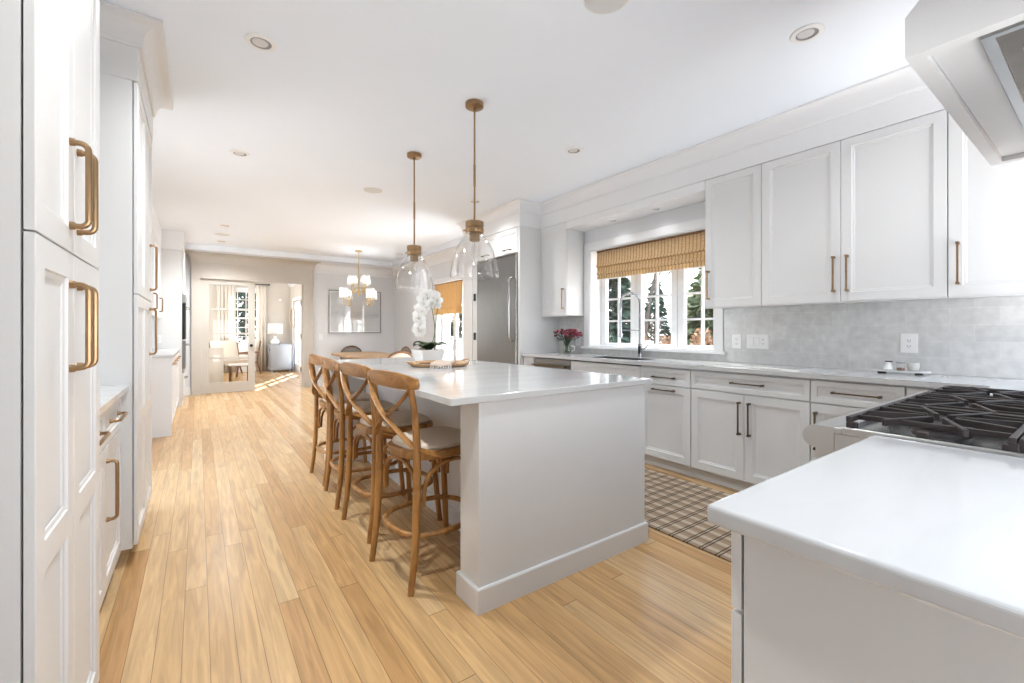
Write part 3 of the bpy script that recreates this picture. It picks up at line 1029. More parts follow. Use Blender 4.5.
# ---------------------------------------------------------------- fridge block
MB().box(3.126, XW - 0.002, 4.198, 4.236, 0.0, 2.446).build('fridge_end', M['white'], label='tall white end panel between the fridge and the window counter', cat='panel', bevel=0.0015)
t = thing('refrigerator', (3.44, 4.72, 0.0), 'tall built-in stainless steel refrigerator in the white cabinet wall', 'refrigerator')
MB().box(3.16, XW - 0.004, 4.245, 5.185, 0.0, 2.125).build('body', M['steelin'], t)
MB().box(3.122, 3.158, 4.285, 5.18, 0.10, 2.10).build('door', M['steel'], t, bevel=0.004)
MB().box(3.118, 3.158, 4.245, 4.28, 0.10, 2.118).build('frame_strip', M['steel_h'], t)
MB().box(3.135, 3.158, 4.285, 5.18, 0.0, 0.095).build('vent_grille', M['dark'], t)
m = MB()
hy = 4.335
hp = [(3.122, hy, 1.06), (3.085, hy, 1.07), (3.068, hy, 1.11), (3.060, hy, 1.42), (3.068, hy, 1.79), (3.085, hy, 1.83), (3.122, hy, 1.84)]
m.tube(hp, 0.012, 10).build('handle', M['steel_h'], t, smooth=True, label='curved steel door handle')
cabinet('wall_cabinet', 'short white cabinet above the refrigerator', 'cabinet', (3.146, XW - 0.004, 4.24, 5.188, 2.135, 2.446), face_w(3.146),
        [('door', 4.243, 4.712, 2.14, 2.442, (4.45, 2.185, 0.15, False)), ('door', 4.716, 5.185, 2.14, 2.442, (4.95, 2.185, 0.15, False))], hmat='bronze')
t = MB().box(3.126, XW - 0.002, 5.192, 5.56, 0.0, 2.446).box(3.112, 3.126, 5.30, 5.56, 0.0, 2.446).build('pantry_end', M['white'], label='white panelled column beyond the refrigerator with two black hinges', cat='panel', bevel=0.002)
for z in (1.06, 1.60):
    MB().box(3.112, 3.1255, 5.22, 5.26, z, z + 0.10).build('hinge', M['black'], t, label='black hinge')

# ---------------------------------------------------------------- island
IY0, IY1 = 1.575, 4.26
t = thing('kitchen_island', (1.5, 2.85, 0), 'white kitchen island with plinth and open knee space for stools', 'island')
MB().box(0.958, 2.052, IY0, IY0 + 0.16, 0.0, 0.884).build('end_panel', M['white'], t, bevel=0.002)
MB().box(0.958, 2.052, IY1 - 0.16, IY1, 0.0, 0.884).build('end_panel', M['white'], t, bevel=0.002)
MB().box(1.27, 2.03, IY0 + 0.16, IY1 - 0.16, 0.0, 0.884).build('body', M['white'], t)
def plinth(x0, x1, y0, y1, h=0.105, p=0.014):
    m = MB()
    r = lambda a, z: [(x0 - a, y0 - a, z), (x1 + a, y0 - a, z), (x1 + a, y1 + a, z), (x0 - a, y1 + a, z)]
    m.loft([r(p, 0), r(p, h - 0.006), r(p - 0.004, h), r(0.0002, h)], True, False)
    return m
plinth(0.958, 2.052, IY0, IY0 + 0.16).build('plinth', M['white'], t, bevel=0.001)
plinth(0.958, 2.052, IY1 - 0.16, IY1).build('plinth', M['white'], t, bevel=0.001)
MB().box(1.256, 1.27, IY0 + 0.176, IY1 - 0.176, 0.0, 0.105).build('plinth', M['white'], t, bevel=0.002)
for k in range(4):
    y0 = IY0 + 0.18 + k * 0.583
    MB().front(face_e(2.032), y0 + 0.002, y0 + 0.578, 0.106, 0.872, t=0.018).build('door', M['white'], t)
MB().box(0.815, 2.085, 1.553, 4.285, 0.885, 0.915).build('island_worktop', M['quartz'], label='white quartz worktop of the island with overhang on the stool side', cat='worktop', bevel=0.003)

# ---------------------------------------------------------------- counter stools
def smooth_path(ctrl, n=8):
    """Catmull-Rom through control points"""
    P_ = [Vector(p) for p in ctrl]
    P_ = [P_[0] * 2 - P_[1]] + P_ + [P_[-1] * 2 - P_[-2]]
    out = []
    for i in range(1, len(P_) - 2):
        for j in range(n):
            s = j / n
            a, b, c, d = P_[i - 1], P_[i], P_[i + 1], P_[i + 2]
            out.append(0.5 * ((2 * b) + (c - a) * s + (2 * a - 5 * b + 4 * c - d) * s * s + (3 * b - a - 3 * c + d) * s ** 3))
    out.append(P_[-2])
    return out

def outline(dx0, dx1, w0, w1, n=40, e=0.62):
    """rounded trapezoid: back edge at -dx0 of half-width w0, front at dx1 of half-width w1"""
    o = []
    for i in range(n):
        a = 2 * math.pi * i / n
        ca, sa = math.cos(a), math.sin(a)
        u = math.copysign(abs(ca) ** e, ca)
        v = math.copysign(abs(sa) ** e, sa)
        x = (dx1 + dx0) / 2 * u + (dx1 - dx0) / 2
        f = (x + dx0) / (dx1 + dx0)
        o.append((x, v * (w0 + (w1 - w0) * f)))
    return o

def make_stool(label, loc):
    t = thing('counter_stool', loc, label, 'stool', 'cross-back counter stools along the island')
    bx, by, bz = loc
    T = lambda p: (bx + p[0], by + p[1], bz + p[2])
    # seat frame (local +x faces the island)
    o = outline(0.205, 0.225, 0.185, 0.215)
    m = MB()
    sc = lambda k, z: [T((x * k, y * k, z)) for x, y in o]
    m.loft([sc(0.90, 0.575), sc(0.985, 0.578), sc(1.0, 0.587), sc(1.0, 0.603), sc(0.985, 0.612), sc(0.90, 0.615)])
    m.build('seat_frame', M['wood'], t, smooth=True)
    m = MB()
    m.loft([sc(0.88, 0.616), sc(0.90, 0.625), sc(0.885, 0.637), sc(0.80, 0.647), sc(0.55, 0.655), sc(0.2, 0.658)])
    m.build('seat', M['linen'], t, smooth=True, label='cream upholstered seat pad')
    for s in (-1, 1):
        pts = smooth_path([T((-0.235, 0.200 * s, 0.0)), T((-0.212, 0.197 * s, 0.18)), T((-0.200, 0.193 * s, 0.40)), T((-0.198, 0.192 * s, 0.62)), T((-0.208, 0.194 * s, 0.78)), T((-0.234, 0.194 * s, 0.945))], 6)
        m = MB()
        k = len(pts)
        m.tube(pts, [0.0145 + 0.004 * math.sin(math.pi * min(1, i / k * 1.2)) for i in range(k)], 12)
        m.ball(T((-0.236, 0.194 * s, 0.948)), 0.021, 0.021, 0.026)
        m.build('leg', M['wood'], t, smooth=True)
    for s in (-1, 1):
        pts = smooth_path([T((0.220, 0.200 * s, 0.0)), T((0.200, 0.185 * s, 0.25)), T((0.175, 0.168 * s, 0.577))], 6)
        m = MB()
        m.tube(pts, 0.0165, 12)
        m.build('leg', M['wood'], t, smooth=True)
    # foot ring
    o2 = outline(0.222, 0.228, 0.205, 0.205, 40, 0.72)
    m = MB()
    m.tube([T((x, y, 0.235)) for x, y in o2], 0.0135, 10, closed=True)
    m.build('foot_ring', M['wood'], t, smooth=True)
    # bentwood arches under the seat
    def arch(p, q, zc, zt, out):
        a, b = Vector(p), Vector(q)
        pts = []
        for i in range(17):
            u = i / 16
            k = math.sin(math.pi * u)
            h = k ** 0.55
            e_ = 0.5 - 0.5 * math.cos(math.pi * u)
            x = a.lerp(b, 0.10 + 0.80 * e_)
            pts.append(T((x.x + out[0] * k, x.y + out[1] * k, zc + (zt - zc) * h)))
        m = MB()
        m.tube(pts, 0.5, 10, flat=(0.020, 0.016))
        m.build('brace', M['wood'], t, smooth=True)
    arch((-0.185, -0.200, 0), (-0.185, 0.200, 0), 0.375, 0.565, (0.0, 0))
    arch((-0.20, -0.186, 0), (0.20, -0.186, 0), 0.375, 0.565, (0, -0.005))
    arch((-0.20, 0.186, 0), (0.20, 0.186, 0), 0.375, 0.565, (0, 0.005))
    arch((0.19, -0.18, 0), (0.19, 0.18, 0), 0.375, 0.565, (0.0, 0))
    # top rail: bowed board with rounded ends
    rings = []
    for i in range(21):
        u = -1 + 2 * i / 20
        y = 0.248 * u
        x = -0.262 + 0.036 * u * u
        hh = 0.040 * (1 - 0.42 * abs(u) ** 4)
        zc = 0.948 + 0.010 * (1 - u * u)
        th = 0.012
        sl = math.atan(0.084 * u / 0.232 * 1.0)
        nx, ny = math.cos(sl), -math.sin(sl)
        ring = []
        for j in range(12):
            a = 2 * math.pi * j / 12
            ca, sa = math.cos(a), math.sin(a)
            cx_ = th * math.copysign(abs(ca) ** 0.6, ca)
            cz_ = hh * math.copysign(abs(sa) ** 0.7, sa)
            ring.append(T((x + nx * cx_ - 0.10 * cz_, y + ny * cx_, zc + cz_)))
        rings.append(ring)
    m = MB()
    m.loft(rings)
    m.build('top_rail', M['woodrail'], t, smooth=True)
    # crossed bentwood strips
    for s in (-1, 1):
        dx = 0.006 * s
        pts = smooth_path([T((-0.238 - dx, 0.200 * s, 0.930)), T((-0.252 - dx, 0.13 * s, 0.860)), T((-0.258 - dx, 0.02 * s, 0.790)), T((-0.246 - dx, -0.10 * s, 0.728)), T((-0.208, -0.190 * s, 0.655)), T((-0.12, -0.219 * s, 0.615)), T((-0.02, -0.214 * s, 0.594))], 6)
        m = MB()
        m.tube(pts, 0.5, 12, flat=(0.028, 0.009), up=None)
        m.build('cross_brace', M['wood'], t, smooth=True)
    return t
stool = make_stool('oak cross-back counter stool nearest the camera, first from the near island end', (0.985, 2.085, 0))
stool.rotation_euler = (0, 0, R(6.5))
for (x, y, a), lb in zip([(0.995, 2.675, 5), (0.995, 3.235, -3), (1.012, 3.765, 2)],
                         ['oak cross-back counter stool second from the near end of the island',
                          'oak cross-back counter stool third from the near island end',
                          'oak cross-back counter stool farthest from the camera at the dining end of the island']):
    c = copy_tree(stool)
    c.location = (x, y, 0)
    c.rotation_euler = (0, 0, R(a))
    c['label'] = lb

# ---------------------------------------------------------------- pendants over the island
def make_pendant(label, x, y):
    t = thing('pendant_lamp', (x, y, 1.55), label, 'pendant lamp', 'glass pendants over the island')
    MB().lathe([(0, CEIL - 0.032), (0.056, CEIL - 0.032), (0.062, CEIL - 0.028), (0.062, CEIL - 0.001), (0, CEIL - 0.001)], (x, y, 0), 28).build('canopy', M['brass'], t, smooth=True)
    m = MB().cyl((x, y, 1.93), (x, y, CEIL - 0.032), 0.0065)
    m.cyl((x, y, 2.17), (x, y, 2.32), 0.0085)
    m.cyl((x, y, CEIL - 0.05), (x, y, CEIL - 0.032), 0.011)
    m.build('rod', M['brass'], t, smooth=True)
    m = MB().lathe([(0, 1.93), (0.058, 1.93), (0.062, 1.926), (0.062, 1.893), (0.058, 1.890), (0.058, 1.884), (0.063, 1.881), (0.063, 1.858), (0.060, 1.852), (0.035, 1.850), (0.035, 1.80), (0.028, 1.795), (0, 1.795)], (x, y, 0), 28)
    m.build('cap', M['brass'], t, smooth=True)
    for k in range(3):
        a = 2 * math.pi * k / 3 + 0.5
        MB().cyl((x + 0.060 * math.cos(a), y + 0.060 * math.sin(a), 1.870), (x + 0.076 * math.cos(a), y + 0.076 * math.sin(a), 1.870), 0.005, n=8).build('thumbscrew', M['brass'], t, smooth=True)
    m = MB()
    prof = [(0.056, 1.862), (0.058, 1.838), (0.072, 1.820), (0.092, 1.800), (0.113, 1.768), (0.131, 1.728), (0.146, 1.680), (0.157, 1.630), (0.165, 1.585), (0.168, 1.560), (0.165, 1.548)]
    prof = prof + [(r - 0.003, z) for r, z in reversed(prof)]
    m.lathe(prof, (x, y, 0), 48)
    m.build('glass_shade', M['glass'], t, smooth=True, label='clear glass bell shade')
    b = MB().lathe([(0.0, 1.795), (0.013, 1.793), (0.014, 1.770), (0.020, 1.748), (0.024, 1.72), (0.022, 1.698), (0.012, 1.684), (0, 1.680)], (x, y, 0), 16).build('bulb', M['glass'], t, smooth=True, label='clear glass bulb')
    MB().tube([(x, y, 1.785), (x - 0.006, y, 1.74), (x, y, 1.705), (x + 0.006, y, 1.74), (x + 0.001, y, 1.785)], 0.0012, 6).build('filament', M['brass'], b)
    return t
pend = make_pendant('brass and clear glass bell pendant above the near half of the island', 1.535, 2.58)
c = copy_tree(pend)
c.location = (1.545, 3.63, 1.55)
c['label'] = 'brass and clear glass bell pendant above the far half of the island'

# ---------------------------------------------------------------- things on the island
t = thing('serving_tray', (1.53, 3.11, 0.915), 'round wooden tray on the island holding a blush towel', 'tray')
m = MB().lathe([(0, 0.9155), (0.205, 0.9155), (0.222, 0.922), (0.234, 0.935), (0.236, 0.941), (0.231, 0.942), (0.216, 0.931), (0.20, 0.926), (0, 0.926)], (1.53, 3.11, 0), 40)
m.build('board', M['woodlight'], t, smooth=True)
for s in (-1, 1):
    m = MB()
    m.tube(smooth_path([(1.53 + s * 0.225, 3.06, 0.937), (1.53 + s * 0.25, 3.075, 0.951), (1.53 + s * 0.255, 3.11, 0.954), (1.53 + s * 0.25, 3.145, 0.951), (1.53 + s * 0.225, 3.16, 0.937)], 4), 0.006, 8)
    m.build('handle', M['woodlight'], t, smooth=True)
# blush towel folded over the tray's front edge
t = thing('towel', (1.53, 2.96, 0.916), 'blush cotton hand towel with white tassels draped over the wooden tray', 'towel')
d_ = Vector((-0.55, -0.83, 0)).normalized()
e_ = Vector((d_.y * -1, d_.x, 0))
c0 = Vector((1.56, 3.07, 0))
prof = [(-0.13, 0.944), (0.0, 0.948), (0.09, 0.947), (0.17, 0.948), (0.205, 0.949), (0.232, 0.951), (0.247, 0.946), (0.252, 0.937), (0.254, 0.930)]
rows = []
for i in range(9):
    u = -0.075 + 0.15 * i / 8
    rows.append([c0 + d_ * (a - abs(u) * 0.10) + e_ * u + Vector((0, 0, z + 0.003 * math.sin(u * 70 + a * 20))) for a, z in prof])
m = MB()
m.loft(rows, False)
m.build('cloth', M['blush'], t, smooth=True, solid=0.012)
m = MB()
for i in range(9):
    u = -0.072 + 0.144 * i / 8
    q = c0 + d_ * (0.256 - abs(u) * 0.10) + e_ * u
    m.tube([q + Vector((0, 0, 0.930)), q + d_ * 0.006 + Vector((0, 0, 0.922)), q + d_ * 0.018 + e_ * random.uniform(-0.006, 0.006) + Vector((0, 0, 0.9185))], [0.003, 0.005, 0.0025], 7)
m.build('tassels', M['tassel'], t, smooth=True, label='white yarn tassels')
# beaded garland lying in the tray
m = MB()
for i in range(16):
    a = 2 * math.pi * i / 16
    m.ball((1.395 + 0.045 * math.cos(a), 3.05 + 0.050 * math.sin(a), 0.937), 0.0105, n=10, m=6)
m.build('bead_string', M['woodbrown'], label='dark wooden bead string lying in the round tray', cat='beads', smooth=True)

# orchid in a square white planter
ox, oy = 1.615, 3.49
t = thing('potted_orchid', (ox, oy, 0.915), 'white orchid in a square white planter on the island', 'plant')
m = MB()
sq = lambda a, z: [(ox - a, oy - a, z), (ox + a, oy - a, z), (ox + a, oy + a, z), (ox - a, oy + a, z)]
m.loft([sq(0.078, 0.9155), sq(0.083, 0.9155), sq(0.110, 1.025), sq(0.102, 1.025), sq(0.098, 1.005)])
m.build('planter', M['ceramic'], t, bevel=0.003)
MB().loft([sq(0.096, 1.006), sq(0.090, 1.016), sq(0.03, 1.022)]).build('moss', M['soil'], t, smooth=True)
rl = random.Random(3)
for k in range(7):
    a = 2 * math.pi * k / 7 + 0.3
    L = rl.uniform(0.11, 0.155)
    up = rl.uniform(0.04, 0.075)
    dr = Vector((math.cos(a), math.sin(a), 0))
    sd = Vector((-dr.y, dr.x, 0))
    rows = []
    for i in range(9):
        u = i / 8
        p = Vector((ox, oy, 1.02)) + dr * (0.02 + L * u) + Vector((0, 0, up * math.sin(u * 2.4) ))
        w_ = 0.052 * math.sin(math.pi * (0.12 + 0.86 * u)) ** 0.7
        rows.append([p + sd * w_ + Vector((0, 0, 0.010)), p, p - sd * w_ + Vector((0, 0, 0.010))])
    m = MB()
    m.loft(rows, False)
    m.build('leaf', M['leaf'], t, smooth=True, solid=0.003)
stems = []
stem_ctrl = [[(ox + 0.02, oy, 1.02), (ox + 0.03 + 0.025, oy - 0.01, 1.180), (ox + 0.01 + 0.025, oy - 0.005, 1.358), (ox - 0.06 + 0.025, oy - 0.08, 1.447), (ox - 0.13 + 0.025, oy - 0.09, 1.376), (ox - 0.155 + 0.025, oy - 0.095, 1.251), (ox - 0.15 + 0.025, oy - 0.095, 1.162)],
             [(ox - 0.01 + 0.025, oy - 0.09, 1.020), (ox + 0.00 + 0.025, oy - 0.08, 1.198), (ox + 0.02 + 0.025, oy - 0.08, 1.394), (ox - 0.03 + 0.025, oy - 0.08, 1.487), (ox - 0.09 + 0.025, oy - 0.08, 1.474), (ox - 0.12 + 0.025, oy - 0.08, 1.376)]]
blooms = []
for cpts in stem_ctrl:
    pts = smooth_path(cpts, 6)
    m = MB()
    m.tube(pts, 0.004, 8)
    st_ = m.build('stem', M['stem'], t, smooth=True)
    blooms += pts[int(len(pts) * 0.42)::1]
def orchid_bloom(c, rnd):
    m = MB()
    n_ = Vector((rnd.uniform(-0.8, 0.1), rnd.uniform(-1.0, -0.5), rnd.uniform(-0.1, 0.3))).normalized()
    s = n_.cross(Vector((0, 0, 1))).normalized()
    u = s.cross(n_)
    R0 = rnd.uniform(0.044, 0.056)
    for i in range(5):
        a = math.pi / 2 + 2 * math.pi * i / 5
        L = R0 * (1.0 if i in (1, 4) else 0.92)
        wd = R0 * (0.62 if i in (1, 4) else 0.40)
        rows = []
        for j in range(6):
            q = j / 5
            dr = s * math.cos(a) + u * math.sin(a)
            sd = u * math.cos(a) - s * math.sin(a)
            p = c + dr * (L * q) + n_ * (0.010 * math.sin(q * 3) - 0.012 * q)
            w_ = wd * math.sin(math.pi * (0.08 + 0.88 * q)) ** 0.8
            rows.append([p + sd * w_ - n_ * 0.004, p, p - sd * w_ - n_ * 0.004])
        m.loft(rows, False)
    return m
rb = random.Random(5)
for i, p in enumerate(blooms):
    p = p + Vector((rb.uniform(-0.02, 0.01), rb.uniform(-0.03, -0.005), rb.uniform(-0.02, 0.015)))
    b = orchid_bloom(p, rb).build('blossom', M['petal'], t, smooth=True)
    MB().ball(p + Vector((-0.003, -0.008, 0)), 0.005, n=8, m=5).build('blossom_lip', M['gold'], b, smooth=True)

# clear glass bottle beside the orchid
MB().lathe([(0, 0.916), (0.036, 0.916), (0.038, 0.922), (0.038, 1.00), (0.030, 1.03), (0.013, 1.05), (0.012, 1.10), (0.015, 1.105), (0.010, 1.105), (0.009, 1.05), (0.026, 1.028), (0.034, 1.0), (0.034, 0.924), (0, 0.922)], (1.86, 3.46, 0), 24).build('glass_bottle', M['glass'], label='clear glass bottle on the island right of the orchid', cat='bottle', smooth=True)

# ---------------------------------------------------------------- things on the window counter
# vase of flowers
vx, vy = 3.55, 3.84
t = thing('flower_vase', (vx, vy, ZC1), 'glass vase of magenta flowers on the counter under the wall cabinet', 'vase')
MB().lathe([(0, 0.9155), (0.045, 0.9155), (0.050, 0.9259), (0.052, 0.9511), (0.046, 0.9835), (0.043, 1.0159), (0.049, 1.0303), (0.046, 1.0303), (0.040, 1.0159), (0.043, 0.9835), (0.048, 0.9511), (0.046, 0.9259), (0, 0.9202)], (vx, vy, 0), 24).build('glass_jar', M['vaseglass'], t, smooth=True, label='clear glass jar')
MB().tube(smooth_path([(vx + 0.036, vy - 0.035, 1.0087), (vx + 0.062, vy - 0.062, 0.9979), (vx + 0.062, vy - 0.062, 0.9547), (vx + 0.040, vy - 0.036, 0.9439)], 5), 0.006, 8).build('jar_handle', M['ceramic'], t, smooth=True)
rf = random.Random(11)
for k in range(52):
    a = rf.uniform(0, 2 * math.pi)
    rr = 0.185 * math.sqrt(rf.random())
    hz = 1.19 - 1.6 * rr * rr + rf.uniform(-0.035, 0.025)
    p = Vector((vx + rr * math.cos(a) * 0.85, vy + rr * math.sin(a), hz))
    s0 = Vector((vx + rf.uniform(-0.02, 0.02), vy + rf.uniform(-0.02, 0.02), 0.93))
    pts = smooth_path([s0, Vector((vx, vy, 1.03)) + (p - Vector((vx, vy, hz))) * 0.16, p.lerp(Vector((vx, vy, 1.15)), 0.35), p], 4)
    m = MB()
    m.tube(pts, 0.0022, 6)
    st_ = m.build('flower_stem', M['leaf2'], t, smooth=True)
    if k < 44:
        m = MB()
        for q in range(9):
            b_ = rf.uniform(0, 2 * math.pi)
            cpt = p + Vector((math.cos(b_) * 0.012, math.sin(b_) * 0.012, rf.uniform(-0.008, 0.012)))
            m.ball(cpt, 0.009, 0.009, 0.007, 8, 5)
        m.build('bloom', M['petalp'] if k % 6 == 0 else M['petalr'], st_, smooth=True)
m = MB()
for k in range(90):
    a = rf.uniform(0, 2 * math.pi)
    rr = rf.uniform(0.03, 0.155)
    p = Vector((vx + rr * math.cos(a) * 0.85, vy + rr * math.sin(a), 1.045 + rf.uniform(0, 0.09) + rr * 0.25))
    dr = Vector((math.cos(a), math.sin(a), rf.uniform(-0.2, 0.9))).normalized()
    sd = dr.cross(Vector((0, 0, 1))).normalized()
    L = rf.uniform(0.04, 0.075)
    m.poly([p, p + dr * L * 0.5 + sd * 0.014, p + dr * L, p + dr * L * 0.5 - sd * 0.014])
m.build('foliage', M['leaf2'], t, solid=0.001)

# small tray with jars near the corner
tx, ty = 3.60, 0.82
t = thing('counter_tray', (tx, ty, ZC1), 'flat pale stone tray on the counter under the power outlet', 'tray')
m = MB()
oo = [(tx + 0.075 * math.copysign(abs(math.cos(a)) ** 0.8, math.cos(a)), ty + 0.145 * math.copysign(abs(math.sin(a)) ** 0.8, math.sin(a))) for a in [2 * math.pi * i / 36 for i in range(36)]]
m.loft([[(x, y, z) for x, y in oo] for z in (0.928, 0.938)])
m.build('slab', M['quartz'], t, smooth=True)
m = MB()
for dx, dy in ((-0.04, -0.09), (0.04, -0.09), (-0.04, 0.09), (0.04, 0.09)):
    m.cyl((tx + dx, ty + dy, 0.9155), (tx + dx, ty + dy, 0.928), 0.012)
m.build('foot', M['black'], t, smooth=True)
t = thing('oil_jar', (tx, ty + 0.055, 0.939), 'white flared jar with dark lid at the left of the stone tray', 'jar')
MB().lathe([(0, 0.939), (0.026, 0.939), (0.020, 0.96), (0.013, 0.977), (0.013, 0.986), (0, 0.986)], (tx, ty + 0.055, 0), 20).build('body', M['ceramic'], t, smooth=True)
MB().cyl((tx, ty + 0.055, 0.986), (tx, ty + 0.055, 0.992), 0.019).build('lid', M['dark'], t, smooth=True)
t = thing('spice_jar', (tx - 0.01, ty - 0.005, 0.939), 'glass jar with dark contents and steel lid in the middle of the stone tray', 'jar')
MB().lathe([(0, 0.9395), (0.021, 0.9395), (0.021, 0.98), (0, 0.98)], (tx - 0.01, ty - 0.005, 0), 20).build('glass', M['glass'], t, smooth=True)
MB().cyl((tx - 0.01, ty - 0.005, 0.940), (tx - 0.01, ty - 0.005, 0.953), 0.019).build('contents', M['woodbrown'], t, smooth=True)
MB().cyl((tx - 0.01, ty - 0.005, 0.981), (tx - 0.01, ty - 0.005, 0.989), 0.022).build('lid', M['silver'], t, smooth=True)
t = thing('small_bowl', (tx + 0.015, ty - 0.06, 0.939), 'squat pale bowl at the right of the stone tray', 'bowl')
MB().lathe([(0, 0.9395), (0.022, 0.9395), (0.030, 0.955), (0.031, 0.985), (0.028, 0.985), (0.027, 0.957), (0, 0.945)], (tx + 0.015, ty - 0.06, 0), 20).build('body', M['stoneware'], t, smooth=True)

# outlets and switches
def plate(name, label, cat, mp, u, v, w_, h_, kinds, group=None):
    a = Vector(mp(u, v, 0))
    t = thing(name, a, label, cat, group)
    m = MB().hull8([mp(u - w_ / 2, v - h_ / 2, 0.0005), mp(u + w_ / 2, v - h_ / 2, 0.0005), mp(u + w_ / 2, v + h_ / 2, 0.0005), mp(u - w_ / 2, v + h_ / 2, 0.0005),
                    mp(u - w_ / 2, v - h_ / 2, 0.006), mp(u + w_ / 2, v - h_ / 2, 0.006), mp(u + w_ / 2, v + h_ / 2, 0.006), mp(u - w_ / 2, v + h_ / 2, 0.006)])
    m.build('cover_plate', M['plastic'], t, bevel=0.001)
    n_ = len(kinds)
    for i, k in enumerate(kinds):
        cu = u + (i - (n_ - 1) / 2) * 0.046
        bx_ = lambda m, du, dv, su, sv, n0, n1: m.hull8([mp(cu + du - su, v + dv - sv, n0), mp(cu + du + su, v + dv - sv, n0), mp(cu + du + su, v + dv + sv, n0), mp(cu + du - su, v + dv + sv, n0),
                                                        mp(cu + du - su, v + dv - sv, n1), mp(cu + du + su, v + dv - sv, n1), mp(cu + du + su, v + dv + sv, n1), mp(cu + du - su, v + dv + sv, n1)])
        if k == 'switch':
            r_ = bx_(MB(), 0, 0, 0.0165, 0.033, 0.006, 0.0085).build('rocker', M['plastic'], t, bevel=0.001)
            bx_(MB(), 0, 0, 0.0175, 0.034, 0.0058, 0.0064).build('rocker_gap', M['socket'], t)
        else:
            bx_(MB(), 0, 0, 0.0165, 0.033, 0.006, 0.0075).build('receptacle', M['plastic'], t, bevel=0.001)
            m = MB()
            for s in (-1, 1):
                bx_(m, -0.006, s * 0.018, 0.0012, 0.005, 0.0074, 0.0079)
                bx_(m, 0.006, s * 0.018, 0.0012, 0.005, 0.0074, 0.0079)
                bx_(m, 0, s * 0.018 - 0.010, 0.002, 0.002, 0.0074, 0.0079)
            m.build('slots', M['dark'], t)
    return t
mpt = face_w(XW - 0.008)
plate('power_outlet', 'white outlet plate on the grey tile above the stone tray', 'outlet', mpt, 0.806, 1.105, 0.086, 0.124, ['outlet'])
plate('light_switch', 'wide white three-gang switch plate on the tile under the wall cabinets', 'switch', mpt, 1.752, 1.098, 0.172, 0.120, ['outlet', 'switch', 'switch'])
plate('power_outlet', 'white outlet plate right beside the window casing', 'outlet', mpt, 1.922, 1.096, 0.080, 0.122, ['outlet'])
plate('power_outlet', 'white outlet plate behind the flower vase', 'outlet', mpt, 3.84, 1.065, 0.080, 0.115, ['outlet'])
plate('light_switch', 'white switch plate on the grey dining wall left of the framed picture', 'switch', face_s(YF), 2.135, 1.06, 0.076, 0.118, ['switch'])

# rug
m = MB()
m.box(2.212, 3.118, 0.72, 3.52, 0.0, 0.009)
m.build('rug', M['rug'], label='brown plaid woven runner rug in front of the sink cabinets', cat='rug', bevel=0.002)

# ---------------------------------------------------------------- ceiling lights and speakers
def recessed(label, x, y, z=CEIL, r=0.077, k=1.0, group='recessed ceiling lights'):
    t = thing('recessed_light', (x, y, z - 0.012), label, 'ceiling light', group)
    MB().lathe([(r, z - 0.0005), (r, z - 0.004), (r * 0.96, z - 0.007), (r * 0.72, z - 0.010), (r * 0.66, z - 0.008), (r * 0.66, z - 0.0005)], (x, y, 0), 32).build('trim_ring', M['plastic'], t, smooth=True)
    MB().lathe([(0, z - 0.0005), (r * 0.66, z - 0.0005), (r * 0.655, z - 0.0075), (r * 0.56, z - 0.0015), (0, z - 0.0014)], (x, y, 0), 32).build('baffle', M['socket'], t, smooth=True)  # grey tone painted in for the shade inside a recessed can
    MB().lathe([(0, z - 0.002), (r * 0.50, z - 0.002), (r * 0.48, z - 0.006), (0, z - 0.008)], (x - 0.004, y + 0.004, 0), 28).build('lens', M['lens'], t, smooth=True)
    if True:
        d = bpy.data.lights.new('downlight', 'SPOT')
        d.energy = 33 * k
        d.spot_size = R(146)
        d.spot_blend = 1.0
        d.shadow_soft_size = 0.05
        d.color = (0.935, 0.975, 0.99)
        o = bpy.data.objects.new('downlight', d)
        C.objects.link(o)
        o.location = (x, y, z - 0.03)
    return t
recessed('recessed ceiling light at upper left of the picture above the aisle', 0.276, 2.704)
recessed('recessed ceiling light above the aisle just ahead of the camera, over the frame edge', 0.30, 0.93, k=0.8)
recessed('recessed ceiling light nearest the range hood', 2.584, 0.961, k=0.3)
recessed('recessed ceiling light in the middle of the aisle, behind the first', 0.298, 4.497, k=0.65)
recessed('recessed ceiling light between the near pendant and the window cabinets', 2.627, 2.75, k=0.45)
recessed('recessed ceiling light just behind the near pendant rod', 2.695, 4.519, k=0.4)
recessed('recessed ceiling light far down the aisle, nearer of the distant pair', 0.322, 7.68, k=1.3)
recessed('recessed ceiling light farthest down the aisle near the glass door', 0.337, 9.076, k=1.9)
recessed('recessed ceiling light over the dining side right of the chandelier', 3.318, 8.512, k=0.15)
recessed('small recessed light in the window soffit, nearer the fridge', 3.585, 3.16, 2.365, 0.05, k=0.02, group=None)
recessed('small recessed light in the window soffit, nearer the camera', 3.585, 2.62, 2.365, 0.05, k=0.02, group=None)
def speaker(label, x, y, r):
    t = thing('ceiling_speaker', (x, y, CEIL - 0.006), label, 'ceiling speaker', 'flush round ceiling speakers')
    MB().lathe([(r, CEIL - 0.0005), (r, CEIL - 0.004), (r * 0.97, CEIL - 0.006), (r * 0.95, CEIL - 0.0045), (r * 0.95, CEIL - 0.0005)], (x, y, 0), 36).build('rim', M['plastic'], t, smooth=True)
    MB().lathe([(0, CEIL - 0.0005), (r * 0.945, CEIL - 0.0005), (r * 0.945, CEIL - 0.0040), (0, CEIL - 0.0042)], (x, y, 0), 36).build('grille', M['lens'], t, smooth=True)
speaker('round white ceiling speaker at the top edge above the island front', 1.547, 1.40, 0.11)
speaker('round white ceiling speaker left of the far pendant canopy', 1.57, 4.822, 0.105)
speaker('round white ceiling speaker far down the aisle between two recessed lights', 0.319, 8.45, 0.11)

